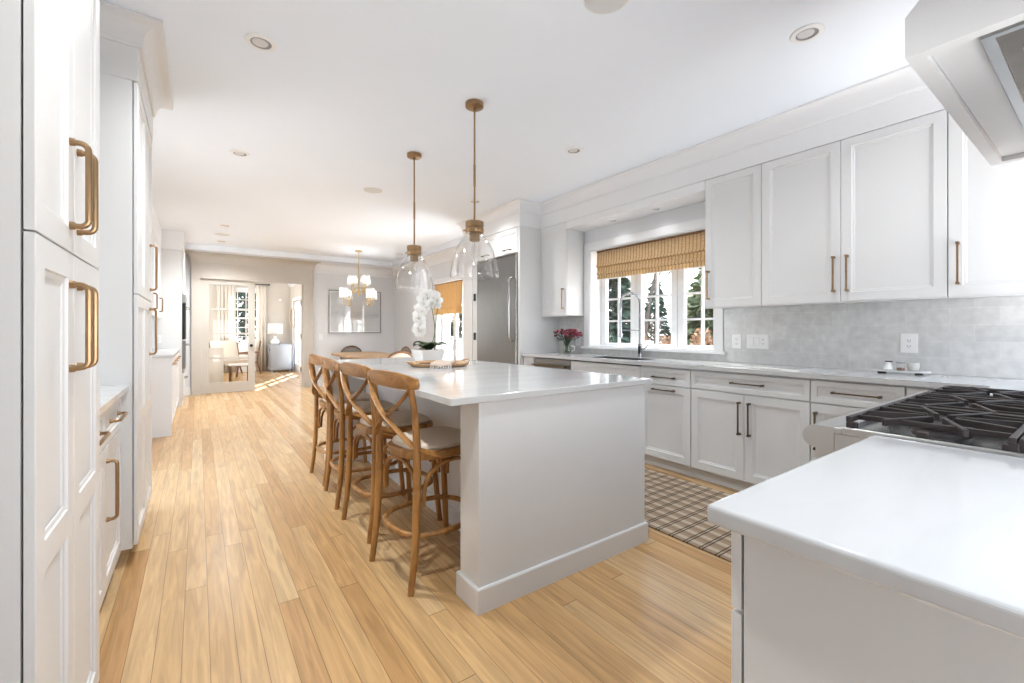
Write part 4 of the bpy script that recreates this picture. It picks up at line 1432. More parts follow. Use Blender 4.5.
# ---------------------------------------------------------------- left-hand tall cabinets
XL = -0.268        # carcass front on the left side; doors stand 20 mm proud
mpl = face_e(XL)
HB = lambda u, v, L, vert=True: (u, v, L, vert)
def left_pull(mb, mp, u, v, L, vertical):
    return pull_bent(mb, mp, u, v, L, vertical, 0.033)
SEAM = 1.372
def tall(label, y0, y1, ymid, topz, fronts, crown_far=True):
    def extra(t):
        m = MB()
        m.box(-0.855, XL + 0.024, y0 - 0.005, y1 - 0.0005, topz, CEIL - 0.0015)
        m.build('frieze', M['white'], t)
        m = MB()
        crown_path(m, crown_prof(0.125, 0.10), [(-0.854, y0 - 0.0052), (XL + 0.0242, y0 - 0.0052), (XL + 0.0242, y1), (-0.854, y1)], CEIL - 0.127, -1)
        m.build('crown', M['white'], t, smooth=True, angle=30)
    return cabinet('tall_cabinet', label, 'cabinet', (-0.855, XL, y0, y1, 0.09, topz), mpl, fronts, toe=(-0.855, -0.335, y0 + 0.001, y1 - 0.001, 0.0, 0.09),
                   hmat='brass', pull=left_pull, extra=extra)
a0, a1, am = 1.19, 1.852, 1.505
D0 = 0.105
tall('tall white panelled cabinet at the left edge of the picture', a0, a1, am, 2.445,
     [('door', a0 + 0.002, am - 0.0015, SEAM + 0.002, 2.440, HB(am - 0.045, 1.535, 0.20)), ('door', am + 0.0015, a1 - 0.002, SEAM + 0.002, 2.440, HB(am + 0.035, 1.535, 0.20))])
# its lower doors carry a middle rail
def two_panel_door(parent, u0, u1, v0, v1, vm, hd):
    d = MB()
    d.front(mpl, u0, u1, v0, v1)
    ob = d.build('door', M['white'], parent)
    r = 0.030
    def q(a, n_):
        return [mpl(u0 + 0.058, vm - r - a, n_), mpl(u1 - 0.058, vm - r - a, n_), mpl(u1 - 0.058, vm + r + a, n_), mpl(u0 + 0.058, vm + r + a, n_)]
    m = MB()
    m.loft([q(0.014, 0.0125), q(0.012, 0.0145), q(0.002, 0.0165), q(0, 0.0198)])
    m.build('middle_rail', M['white'], ob)
    if hd:
        left_pull(MB(), mpl, *hd).build('handle', M['brass'], ob, smooth=True, label='brass handle')
    return ob
tall1 = [o for o in bpy.data.objects if o.name == 'tall_cabinet'][0]
two_panel_door(tall1, a0 + 0.002, am - 0.0015, D0, SEAM - 0.002, 0.735, (am - 0.045, 1.195, 0.20, True))
two_panel_door(tall1, am + 0.0015, a1 - 0.002, D0, SEAM - 0.002, 0.735, (am + 0.035, 1.195, 0.20, True))

b0, b1 = 2.905, 3.765
bm_ = (b0 + b1) / 2
tall2 = tall('tall white panelled cabinet beyond the counter niche, crown moulding on top', b0, b1, bm_, 2.445,
     [('door', b0 + 0.002, bm_ - 0.0015, SEAM + 0.002, 2.440, None), ('door', bm_ + 0.0015, b1 - 0.002, SEAM + 0.002, 2.440, HB(bm_ + 0.25, 1.585, 0.28))])
two_panel_door(tall2, b0 + 0.002, bm_ - 0.0015, D0, SEAM - 0.002, 0.735, None)
two_panel_door(tall2, bm_ + 0.0015, b1 - 0.002, D0, SEAM - 0.002, 0.735, (bm_ + 0.22, 1.18, 0.28, True))

# niche base cabinet with its own worktop
XN = -0.325
mpn = face_e(XN)
n0_, n1_ = a1 + 0.002, b0 - 0.002
nm = (n0_ + n1_) / 2
cabinet('base_cabinet', 'white base cabinet in the niche between the two tall cabinets', 'cabinet', (-0.855, XN, n0_, n1_, 0.105, 0.884), mpn,
        [('drawer', n0_ + 0.003, nm - 0.0015, 0.715, 0.872, HB(nm - 0.26, 0.80, 0.22, False)), ('drawer', nm + 0.0015, n1_ - 0.045, 0.715, 0.872, HB(nm + 0.24, 0.80, 0.22, False)),
         ('door', n0_ + 0.003, nm - 0.0015, 0.115, 0.707, None), ('door', nm + 0.0015, n1_ - 0.045, 0.115, 0.707, HB(nm + 0.05, 0.53, 0.24))],
        toe=(-0.855, -0.375, n0_, n1_, 0.0, 0.105), pull=left_pull)
MB().box(-0.855, XN + 0.045, n0_, n1_, 0.885, 0.915).build('worktop', M['quartz'], label='short white quartz worktop in the niche between the tall cabinets', cat='worktop', bevel=0.003)

# ---------------------------------------------------------------- farther along the left side
f0, f1 = 6.26, 8.548
XF = -0.262
mpf = face_e(XF)
t = cabinet('base_cabinet', 'low white cabinet run farther down the left side, end panel towards the camera', 'cabinet', (-0.855, XF, f0 + 0.02, f1, 0.10, 0.884), mpf,
        [('drawer', f0 + 0.022, 6.84, 0.715, 0.872, HB(6.55, 0.80, 0.26, False)), ('drawer', 6.843, 7.40, 0.715, 0.872, HB(7.12, 0.80, 0.26, False)),
         ('drawer', 7.403, 7.97, 0.715, 0.872, HB(7.68, 0.80, 0.26, False)), ('drawer', 7.973, f1 - 0.003, 0.715, 0.872, HB(8.26, 0.80, 0.26, False)),
         ('door', f0 + 0.022, 6.84, 0.106, 0.707, None), ('door', 6.843, 7.40, 0.106, 0.707, None), ('door', 7.403, 7.97, 0.106, 0.707, None), ('door', 7.973, f1 - 0.003, 0.106, 0.707, None)],
        toe=(-0.855, -0.33, f0 + 0.02, f1, 0.0, 0.10), pull=left_pull)
MB().box(-0.855, XF + 0.022, f0, f0 + 0.0195, 0.0, 0.884).build('end_panel', M['white'], t)
MB().box(-0.855, XF + 0.04, f0 - 0.012, f1, 0.885, 0.915).build('worktop', M['quartz'], label='white quartz worktop on the low cabinet run at far left', cat='worktop', bevel=0.003)
cabinet('wall_cabinet', 'white wall cabinets above the low run at far left', 'cabinet', (-0.855, -0.47, 6.60, f1, 1.375, 2.44), face_e(-0.47),
        [('door', 6.602, 7.08, 1.378, 2.435, HB(7.03, 1.56, 0.19)), ('door', 7.083, 7.57, 1.378, 2.435, HB(7.13, 1.56, 0.19)),
         ('door', 7.573, 8.06, 1.378, 2.435, HB(8.01, 1.56, 0.19)), ('door', 8.063, f1 - 0.003, 1.378, 2.435, HB(8.12, 1.56, 0.19))], pull=left_pull)
# soffit above
t = MB().box(-0.858, -0.455, 6.60, f1, 2.442, CEIL - 0.001)
t.box(-0.858, -0.185, 8.549, 9.55, 2.442, CEIL - 0.001)
t.build('trim_5', M['trimw'], kind=S)
# tall oven tower
t = thing('tall_cabinet', (-0.52, 9.05, 0), 'tall white oven tower at the far end of the left side', 'cabinet')
MB().box(-0.857, -0.205, 8.551, 9.55, 0.0, 2.44).build('carcass', M['white'], t)
MB().front(mp := face_e(-0.205), 8.58, 9.52, 1.80, 2.43).build('door', M['white'], t)
d = MB().front(mp, 8.58, 9.52, 0.10, 0.52).build('drawer', M['white'], t)
pull_bent(MB(), mp, 9.05, 0.42, 0.3, False).build('handle', M['bronze'], d, smooth=True)
t = thing('wall_oven', (-0.20, 9.05, 0.55), 'black and steel double wall oven seen edge-on in the far tower', 'oven')
MB().box(-0.204, -0.165, 8.64, 9.46, 0.58, 1.02).build('lower_door', M['steel'], t, bevel=0.003)
MB().box(-0.204, -0.165, 8.64, 9.46, 1.05, 1.62).build('upper_door', M['black'], t, bevel=0.003)
MB().box(-0.204, -0.160, 8.64, 9.46, 1.63, 1.76).build('control_panel', M['steel_h'], t, bevel=0.003)
for z in (0.96, 1.56):
    m = MB().cyl((-0.125, 8.70, z), (-0.125, 9.40, z), 0.011)
    for y in (8.74, 9.36):
        m.cyl((-0.165, y, z), (-0.125, y, z), 0.008)
    m.build('handle', M['steel_h'], t, smooth=True)
plate('power_outlet', 'white outlet plate on the side of the oven tower over the far low cabinets', 'outlet', face_s(8.551), -0.49, 1.06, 0.078, 0.12, ['outlet'])

# ---------------------------------------------------------------- foreground counter, range, hood
PX0, PX1, PY = 0.641, 1.418, 0.378
MB().box(PX0, PX1, -0.30, PY, 0.886, 0.916).build('worktop', M['quartz'], label='white quartz worktop in the right foreground beside the range', cat='worktop', bevel=0.007, seg=4)
cabinet('base_cabinet', 'white base cabinet in the right foreground under the near worktop', 'cabinet', (PX0 + 0.032, PX1 - 0.004, -0.28, 0.335, 0.10, 0.885), face_n(0.335),
        [('drawer', PX0 + 0.032, 1.05, 0.757, 0.878, (0.86, 0.815, 0.19, False)), ('door', PX0 + 0.032, 1.05, 0.106, 0.750, (1.0, 0.62, 0.19, True)),
         ('drawer', 1.053, PX1 - 0.006, 0.757, 0.878, (1.23, 0.815, 0.19, False)), ('door', 1.053, PX1 - 0.006, 0.106, 0.750, (1.10, 0.62, 0.19, True))],
        toe=(PX0 + 0.032, PX1 - 0.004, -0.28, 0.27, 0.0, 0.10), hmat='bronze')

RX0, RX1 = 1.430, 2.650
t = thing('range', ((RX0 + RX1) / 2, 0.12, 0), 'wide stainless steel gas range with black cast iron grates', 'range')
MB().box(RX0, RX1, -0.20, 0.465, 0.10, 0.900).build('body', M['steel_l'], t)
m = MB()
for x in (RX0 + 0.06, RX1 - 0.06):
    for y in (-0.14, 0.38):
        m.cyl((x, y, 0.0), (x, y, 0.10), 0.022)
m.build('foot', M['steel_h'], t, smooth=True)
# bullnose along the front edge
pr = [(0.466, 0.852), (0.500, 0.852)]
for i in range(0, 13):
    a = -math.pi / 2 + math.pi * i / 12
    pr.append((0.508 + 0.036 * math.cos(a), 0.8845 + 0.0325 * math.sin(a)))
pr += [(0.466, 0.917)]
MB().prism(pr, lambda a, b: (RX0, a, b), lambda a, b: (RX1, a, b)).build('bullnose', M['steel_l'], t, smooth=True, angle=30)
cp_ = MB().prism([(0.466, 0.70), (0.512, 0.70), (0.512, 0.851), (0.466, 0.851)], lambda a, b: (RX0 + 0.004, a, b), lambda a, b: (RX1 - 0.004, a, b)).build('control_panel', M['steel_l'], t)
for i in range(8):
    x = RX0 + 0.09 + i * 0.149
    MB().lathe([(0, 0.0), (0.026, 0.0), (0.026, 0.006), (0.020, 0.010), (0.018, 0.038), (0, 0.040)], (x, 0.5125, 0.785), 18, axis='Y').build('knob', M['steel_h'], cp_, smooth=True)
for x0, x1 in ((RX0 + 0.01, RX0 + 0.74), (RX0 + 0.76, RX1 - 0.01)):
    d = MB().box(x0, x1, 0.466, 0.51, 0.16, 0.685).build('oven_door', M['steel'], t, bevel=0.004)
    m = MB().cyl((x0 + 0.04, 0.555, 0.645), (x1 - 0.04, 0.555, 0.645), 0.013)
    for x in (x0 + 0.06, x1 - 0.06):
        m.cyl((x, 0.51, 0.645), (x, 0.555, 0.645), 0.009)
    m.build('handle', M['steel_h'], d, smooth=True)
MB().box(RX0, RX1, 0.448, 0.466, 0.9005, 0.917).box(RX0, RX0 + 0.012, -0.20, 0.448, 0.9005, 0.921).box(RX1 - 0.012, RX1, -0.20, 0.448, 0.9005, 0.921).box(RX0, RX1, -0.20, -0.185, 0.9005, 0.925).build('top_rim', M['steel_l'], t, bevel=0.002)
MB().box(RX0 + 0.014, RX1 - 0.014, -0.18, 0.446, 0.9005, 0.904).build('drip_pan', M['steel_h'], t)
NU = 3
UW = (RX1 - RX0 - 0.03) / NU
for u in range(NU):
    gx0 = RX0 + 0.015 + u * UW + 0.003
    gx1 = gx0 + UW - 0.006
    for half, (gy0, gy1) in enumerate(((-0.178, 0.131), (0.135, 0.444))):
        cx_, cy_ = (gx0 + gx1) / 2, (gy0 + gy1) / 2
        b = MB().lathe([(0, 0.9045), (0.062, 0.9045), (0.058, 0.914), (0.046, 0.917), (0.046, 0.926), (0.040, 0.930), (0, 0.931)], (cx_, cy_, 0), 24).build('burner', M['iron'], t, smooth=True)
        m = MB()
        zt, zb = 0.950, 0.934
        w_ = 0.012
        # frame
        m.box(gx0, gx1, gy0, gy0 + w_, zb, zt).box(gx0, gx1, gy1 - w_, gy1, zb, zt)
        if u > 0:
            m.box(gx0, gx0 + w_, gy0 + w_, gy1 - w_, zb, zt)
        m.box(gx1 - w_, gx1, gy0 + w_, gy1 - w_, zb, zt)
        # feet
        for fx in (gx0, gx1 - 0.022):
            for fy in (gy0, gy1 - 0.022, cy_ - 0.011):
                m.box(fx, fx + 0.022, fy, fy + 0.022, 0.9045, zb)
        # fingers towards the burner
        for k in range(8):
            a = math.pi / 4 * k + math.pi / 8
            ca, sa = math.cos(a), math.sin(a)
            hx, hy_ = (gx1 - gx0) / 2 - w_, (gy1 - gy0) / 2 - w_
            R1 = min(hx / max(1e-6, abs(ca)), hy_ / max(1e-6, abs(sa)))
            m.bar((cx_ + ca * 0.032, cy_ + sa * 0.032, 0.945), (cx_ + ca * R1, cy_ + sa * R1, 0.944), 0.011, 0.018)
        for k in (-1, 1):
            m.box(cx_ + k * 0.135 - 0.005, cx_ + k * 0.135 + 0.005, gy0 + w_, gy1 - w_, 0.936, zt)
        m.build('grate', M['iron'], t, bevel=0.0015, seg=1)

# hood
HX0, HX1, HY1, HZ = 1.430, 2.650, 0.316, 1.862
t = thing('range_hood', ((HX0 + HX1) / 2, 0.0, HZ), 'white tapered range hood with steel liner above the range', 'range hood')
m = MB()
th = 0.034
HYB = -0.29
r = lambda x0, x1, y1, z: [(x0, HYB, z), (x1, HYB, z), (x1, y1, z), (x0, y1, z)]
ri = lambda x0, x1, y0, y1, z: [(x0, y0, z), (x1, y0, z), (x1, y1, z), (x0, y1, z)]
m.loft([ri(HX0 + th, HX1 - th, HYB + th, HY1 - th, HZ + 0.020), ri(HX0 + th, HX1 - th, HYB + th, HY1 - th, HZ), r(HX0, HX1, HY1, HZ), r(HX0, HX1, HY1, HZ + 0.10)], True, False)
prof = [(0.0, 0.10)]
for i in range(1, 13):
    q = i / 12
    prof.append((0.20 * (1 - (1 - q) ** 2.0), 0.10 + (CEIL - 0.002 - HZ - 0.10) * q))
m.loft([r(HX0 + a * 0.9, HX1 - a * 0.9, HY1 - a * 1.2, HZ + z) for a, z in prof], True, False)
bmesh.ops.remove_doubles(m.bm, verts=m.bm.verts[:], dist=1e-5)
m.build('canopy', M['white'], t, smooth=True, angle=30)
q = MB().box(HX0 + th + 0.001, HX1 - th - 0.001, HYB + th, 0.20, HZ + 0.0195, HZ + 0.024).box(HX0 + th + 0.001, HX1 - th - 0.001, 0.20, HY1 - th - 0.001, HZ + 0.018, HZ + 0.024)
q.build('underside_panel', M['white'], t)
m = MB()
LX0, LX1, LY0, LY1 = HX0 + 0.06, HX1 - 0.06, HYB + 0.06, 0.195
m.loft([ri(LX0, LX1, LY0, LY1, HZ + 0.019), ri(LX0, LX1, LY0, LY1, HZ + 0.004), ri(LX0 + 0.018, LX1 - 0.018, LY0 + 0.018, LY1 - 0.022, HZ + 0.004), ri(LX0 + 0.018, LX1 - 0.018, LY0 + 0.018, LY1 - 0.022, HZ + 0.0185)], True, False)
m.build('liner_frame', M['steel_l'], t)
MB().box(LX0 + 0.018, LX1 - 0.018, LY0 + 0.018, LY1 - 0.022, HZ + 0.0155, HZ + 0.0185).build('liner', M['steelin'], t)
for x in (HX0 + 0.20, HX1 - 0.20):
    MB().lathe([(0.030, HZ + 0.015), (0.040, HZ + 0.013), (0.042, HZ + 0.008), (0.034, HZ + 0.006), (0.030, HZ + 0.010)], (x, 0.10, 0), 24).build('lamp_ring', M['steel_h'], t, smooth=True)

# ---------------------------------------------------------------- glass door in the far opening
def lite_door(name, mp, u0, u1, v0, v1, th, mat, stile=0.115, top=0.10, bot=0.19, n=4):
    """mp(u, v, n): n runs from 0 to th"""
    t = thing(name, mp((u0 + u1) / 2, v0, th / 2), kind=S)
    bx_ = lambda m, a0_, a1_, c0_, c1_, e0, e1: m.hull8([mp(a0_, c0_, e0), mp(a1_, c0_, e0), mp(a1_, c1_, e0), mp(a0_, c1_, e0), mp(a0_, c0_, e1), mp(a1_, c0_, e1), mp(a1_, c1_, e1), mp(a0_, c1_, e1)])
    m = MB()
    bx_(m, u0, u0 + stile, v0, v1, 0, th)
    bx_(m, u1 - stile, u1, v0, v1, 0, th)
    bx_(m, u0 + stile, u1 - stile, v0, v0 + bot, 0, th)
    bx_(m, u0 + stile, u1 - stile, v1 - top, v1, 0, th)
    g0, g1 = v0 + bot, v1 - top
    for i in range(1, n):
        z = g0 + (g1 - g0) * i / n
        bx_(m, u0 + stile, u1 - stile, z - 0.017, z + 0.017, 0.003, th - 0.003)
    m.build('frame', mat, t)
    for i in range(n):
        a, b = g0 + (g1 - g0) * i / n, g0 + (g1 - g0) * (i + 1) / n
        bx_(MB(), u0 + stile, u1 - stile, a + (0.013 if i else 0), b - (0.013 if i < n - 1 else 0), th * 0.45, th * 0.55).build('pane', M['pane'], t)
    return t
d1 = lite_door('door_1', lambda u, v, n: (u, YF + 0.004 + n, v), 0.052, 0.915, 0.012, 2.165, 0.045, M['beige'])
m = MB()
m.lathe([(0, -0.052), (0.024, -0.050), (0.029, -0.038), (0.024, -0.026), (0.010, -0.022), (0.010, -0.006), (0.026, -0.004), (0.026, 0.0), (0, 0.0)], (0.852, YF + 0.0038, 0.90), 20, axis='Y')
m.build('door_knob', M['black'], d1, smooth=True, label='black door knob')

# ---------------------------------------------------------------- the sunlit room beyond
BX1, BY1 = 2.30, 14.85
NY0, NY1 = 13.02, 14.36        # glazed doors on the right
WX0, WX1, WZ0, WZ1 = 0.72, 1.56, 0.75, 2.36   # window on the end wall
w = MB()
w.box(BX1, 2.46, 10.155, NY0, 0, 3.2).box(BX1, 2.46, NY1, BY1 + 0.2, 0, 3.2).box(BX1, 2.46, NY0, NY1, 2.06, 3.2)
w.build('wall_east', M['beigewall'], kind=S)
w = MB()
w.box(-1.2, WX0, BY1, BY1 + 0.2, 0, 3.2).box(WX1, BX1, BY1, BY1 + 0.2, 0, 3.2).box(WX0, WX1, BY1, BY1 + 0.2, 0, WZ0).box(WX0, WX1, BY1, BY1 + 0.2, WZ1, 3.2)
w.build('wall_north', M['beigewall'], kind=S)
MB().box(-1.2, -1.0, 10.155, BY1 + 0.2, 0, 3.2).build('wall_west', M['beigewall'], kind=S)
MB().box(-1.2, BX1, 10.152, 10.30, 2.742, 3.2).build('wall_south', M['beigewall'], kind=S)
# coved ceiling
m = MB()
m.prism([(BX1 + 0.15, 2.52), (BX1 - 0.0, 2.52), (1.85, 2.98), (-1.2, 2.98), (-1.2, 3.2), (BX1 + 0.15, 3.2)], lambda a, b: (a, 10.16, b), lambda a, b: (a, BY1 + 0.15, b))
m.build('ceiling_room', M['ceil'], kind=S)
MB().box(-1.0, BX1, BY1 - 0.016, BY1, 0, 0.14).box(BX1 - 0.016, BX1, 10.16, NY0 - 0.09, 0, 0.14).box(BX1 - 0.016, BX1, NY1 + 0.09, BY1 - 0.016, 0, 0.14).build('baseboard_north', M['trimw'], kind=S)
# end-wall window
t = thing('window_3', ((WX0 + WX1) / 2, BY1, WZ0), kind=S)
m = MB()
m.box(WX0 - 0.08, WX0, BY1 - 0.02, BY1, WZ0 - 0.08, WZ1 + 0.08).box(WX1, WX1 + 0.08, BY1 - 0.02, BY1, WZ0 - 0.08, WZ1 + 0.08)
m.box(WX0, WX1, BY1 - 0.02, BY1, WZ1, WZ1 + 0.08).box(WX0, WX1, BY1 - 0.03, BY1, WZ0 - 0.08, WZ0)
m.build('casing', M['trimw'], t)
m = MB()
zm = (WZ0 + WZ1) / 2
m.box(WX0, WX0 + 0.05, BY1 + 0.05, BY1 + 0.09, WZ0, WZ1).box(WX1 - 0.05, WX1, BY1 + 0.05, BY1 + 0.09, WZ0, WZ1)
m.box(WX0, WX1, BY1 + 0.05, BY1 + 0.09, WZ0, WZ0 + 0.06).box(WX0, WX1, BY1 + 0.05, BY1 + 0.09, WZ1 - 0.05, WZ1).box(WX0, WX1, BY1 + 0.05, BY1 + 0.09, zm - 0.025, zm + 0.025)
for i in range(1, 4):
    x = WX0 + (WX1 - WX0) * i / 4
    m.box(x - 0.010, x + 0.010, BY1 + 0.055, BY1 + 0.085, WZ0, WZ1)
for z in ((WZ0 * 2 + zm) / 3, (WZ0 + 2 * zm) / 3, (zm * 2 + WZ1) / 3, (zm + 2 * WZ1) / 3):
    m.box(WX0, WX1, BY1 + 0.055, BY1 + 0.085, z - 0.010, z + 0.010)
m.build('sash', M['trimw'], t)
MB().box(WX0 + 0.01, WX1 - 0.01, BY1 + 0.068, BY1 + 0.072, WZ0 + 0.01, WZ1 - 0.01).build('pane', M['pane'], t)
# pair of glazed doors on the right
t2 = MB().box(BX1 - 0.02, BX1, NY0 - 0.09, NY0, 0, 2.15).box(BX1 - 0.02, BX1, NY1, NY1 + 0.09, 0, 2.15).box(BX1 - 0.02, BX1, NY0, NY1, 2.06, 2.15).build('trim_6', M['trimw'], kind=S)
mid = (NY0 + NY1) / 2
lite_door('door_2', lambda u, v, n: (BX1 + 0.03 + n, u, v), NY0 + 0.004, mid - 0.002, 0.01, 2.05, 0.045, M['trimw'], 0.10, 0.10, 0.22)
lite_door('door_3', lambda u, v, n: (BX1 + 0.03 + n, u, v), mid + 0.002, NY1 - 0.004, 0.01, 2.05, 0.045, M['trimw'], 0.10, 0.10, 0.22)

# curtains and rod
def curtain(label, x0, x1, z0=0.015, z1=2.52):
    m = MB()
    N = int((x1 - x0) / 0.012)
    top, bot = [], []
    rows = []
    for z, k in ((z1, 0.6), (z1 - 0.12, 0.8), (1.3, 1.0), (z0, 1.15)):
        rows.append([(x0 + (x1 - x0) * i / N, BY1 - 0.095 + 0.026 * k * math.sin(i * 0.012 * 2 * math.pi / 0.085) + 0.008 * math.sin(i * 0.31 + z), z) for i in range(N + 1)])
    m.loft(rows, False)
    t = m.build('curtain', M['curtain'], label=label, cat='curtain', group=None, smooth=True, angle=80, solid=0.003)
    return t
curtain('ivory curtain panel at the left of the far window, seen through the glass door', 0.42, 0.88)
curtain('ivory curtain panel at the right of the far window beside the grey cabinet', 1.38, 1.64)
t = thing('curtain_rod', (1.03, BY1 - 0.09, 2.54), 'dark curtain rod over the far window', 'curtain rod')
MB().cyl((0.40, BY1 - 0.09, 2.55), (1.70, BY1 - 0.09, 2.55), 0.013).build('rod', M['black'], t, smooth=True)
for x in (0.39, 1.71):
    MB().ball((x, BY1 - 0.09, 2.55), 0.026).build('finial', M['black'], t, smooth=True)
for x in (0.43, 1.67):
    MB().box(x - 0.012, x + 0.012, BY1 - 0.09, BY1, 2.535, 2.565).build('bracket', M['black'], t)

# grey cabinet and lamp
t = thing('side_cabinet', (1.95, 14.38, 0), 'pale blue-grey curved-front cabinet under the white table lamp', 'cabinet')
gx0, gx1, gy0, gy1 = 1.68, 2.22, 14.10, 14.62
pr = [(gx0, gy1), (gx0, gy0 + 0.03)]
for i in range(1, 10):
    u = i / 10
    pr.append((gx0 + (gx1 - gx0) * u, gy0 + 0.03 - 0.05 * math.sin(math.pi * u)))
pr += [(gx1, gy0 + 0.03), (gx1, gy1)]
MB().prism(pr, lambda a, b: (a, b, 0.08), lambda a, b: (a, b, 0.76)).build('body', M['greycab'], t, smooth=True, angle=30)
MB().prism([((a - 1.95) * 1.04 + 1.95, (b - 14.36) * 1.04 + 14.36) for a, b in pr], lambda a, b: (a, b, 0.7605), lambda a, b: (a, b, 0.785)).build('top', M['greycab'], t, smooth=True, angle=30)
for x in (gx0 + 0.04, gx1 - 0.04):
    for y in (gy0 + 0.08, gy1 - 0.05):
        MB().box(x - 0.025, x + 0.025, y - 0.025, y + 0.025, 0.0, 0.0798).build('leg', M['greycab'], t)
MB().box(gx0 - 0.006, gx0 - 0.0005, 14.26, 14.36, 0.60, 0.68).build('pull', M['dark'], t)
t = thing('table_lamp', (1.82, 14.33, 0.786), 'white gourd table lamp with a drum shade on the grey cabinet', 'lamp')
MB().lathe([(0, 0.7865), (0.07, 0.7865), (0.09, 0.80), (0.115, 0.86), (0.10, 0.92), (0.045, 0.965), (0.032, 1.0), (0.028, 1.04), (0, 1.04)], (1.82, 14.33, 0), 28).build('base', M['ceramic'], t, smooth=True)
MB().cyl((1.82, 14.33, 1.04), (1.82, 14.33, 1.14), 0.008).build('stem', M['brass'], t, smooth=True)
m = MB().lathe([(0.195, 1.10), (0.185, 1.40)], (1.82, 14.33, 0), 36)
m.build('lamp_shade', M['lampshade'], t, smooth=True, solid=0.004)
t = MB().box(1.93, 2.16, 14.22, 14.42, 0.786, 0.803).box(1.945, 2.145, 14.235, 14.405, 0.803, 0.818).build('book', M['greycab'], label='flat books on the grey cabinet right of the lamp', cat='book')
# round mirror
t = thing('round_mirror', (BX1 - 0.03, 14.60, 1.15), 'round white-framed mirror seen edge-on on the wall beside the glazed doors', 'mirror')
MB().lathe([(0.26, 0.0), (0.335, 0.0), (0.345, -0.02), (0.30, -0.035), (0.26, -0.02), (0.26, 0.0)], (BX1 - 0.001, 14.545, 1.58), 40, axis='X').build('frame', M['linen'], t, smooth=True)
MB().lathe([(0, -0.012), (0.262, -0.012), (0.262, -0.006), (0, -0.006)], (BX1 - 0.001, 14.545, 1.58), 40, axis='X').build('glass', M['chrome'], t)
MB().lathe([(0, 0.0), (0.045, 0.0), (0.045, -0.022), (0.03, -0.026), (0, -0.026)], (2.02, BY1 - 0.001, 2.12), 24, axis='Y').build('thermostat', M['plastic'], label='small round white sensor on the wall above the lamp', cat='sensor', smooth=True)

# seating seen through the glass door
def box_chair(name, label, c, rz, wood, cloth):
    """armchair with sloping wood frame and upholstered seat/back; local +y is forward"""
    t = thing(name, c, label, 'chair')
    X, Y_, Z_ = c
    T = lambda x, y, z: (X + x, Y_ + y, Z_ + z)
    MB().hull8([T(-0.28, -0.26, 0.34), T(0.28, -0.26, 0.34), T(0.28, 0.30, 0.38), T(-0.28, 0.30, 0.38), T(-0.28, -0.26, 0.44), T(0.28, -0.26, 0.44), T(0.28, 0.30, 0.49), T(-0.28, 0.30, 0.49)]).build('seat', cloth, t, bevel=0.02, seg=3)
    MB().hull8([T(-0.28, -0.30, 0.44), T(0.28, -0.30, 0.44), T(0.28, -0.20, 0.44), T(-0.28, -0.20, 0.44), T(-0.28, -0.46, 0.92), T(0.28, -0.46, 0.92), T(0.28, -0.37, 0.94), T(-0.28, -0.37, 0.94)]).build('backrest', cloth, t, bevel=0.02, seg=3)
    for s in (-1, 1):
        x = 0.32 * s
        MB().tube([T(x, 0.32, 0.0), T(x, 0.30, 0.30), T(x, 0.29, 0.60)], 0.021, 10).build('leg', wood, t, smooth=True)
        MB().tube([T(x, -0.46, 0.0), T(x, -0.34, 0.32), T(x, -0.36, 0.62), T(x, -0.45, 0.90)], 0.021, 10).build('leg', wood, t, smooth=True)
        MB().tube([T(x, 0.34, 0.605), T(x, 0.0, 0.615), T(x, -0.37, 0.60)], 0.024, 10).build('armrest', wood, t, smooth=True)
        MB().tube([T(x, 0.30, 0.33), T(x, -0.34, 0.33)], 0.016, 8).build('side_rail', wood, t, smooth=True)
    t.rotation_euler = (0, 0, rz)
    return t
box_chair('armchair', 'wood-framed armchair with pale cushions seen through the glass door', (0.66, 12.75, 0), R(200), M['woodbrown'], M['curtain'])
box_chair('armchair', 'second wood-framed armchair half hidden by the edge of the glass door', (0.86, 13.85, 0), R(130), M['woodbrown'], M['curtain'])
t = thing('ottoman', (0.29, 11.75, 0), 'square ivory upholstered sofa end behind the lower left door pane', 'sofa')
MB().box(0.02, 0.45, 11.4, 12.1, 0.05, 0.42).build('seat', M['curtain'], t, bevel=0.02)
MB().box(0.02, 0.45, 11.27, 11.399, 0.05, 0.83).build('backrest', M['curtain'], t, bevel=0.02)
m = MB()
for x in (0.06, 0.41):
    for y in (11.33, 12.05):
        m.box(x - 0.02, x + 0.02, y - 0.02, y + 0.02, 0, 0.05)
m.build('foot', M['woodbrown'], t)
t = thing('coffee_table', (0.78, 11.95, 0), 'low white table in front of the armchair in the sunlit room', 'table')
MB().box(0.56, 0.98, 11.55, 12.0, 0.40, 0.43).build('tabletop', M['ceramic'], t, bevel=0.004)
for x in (0.59, 0.95):
    for y in (11.58, 11.97):
        MB().box(x - 0.016, x + 0.016, y - 0.016, y + 0.016, 0, 0.3995).build('leg', M['woodbrown'], t)

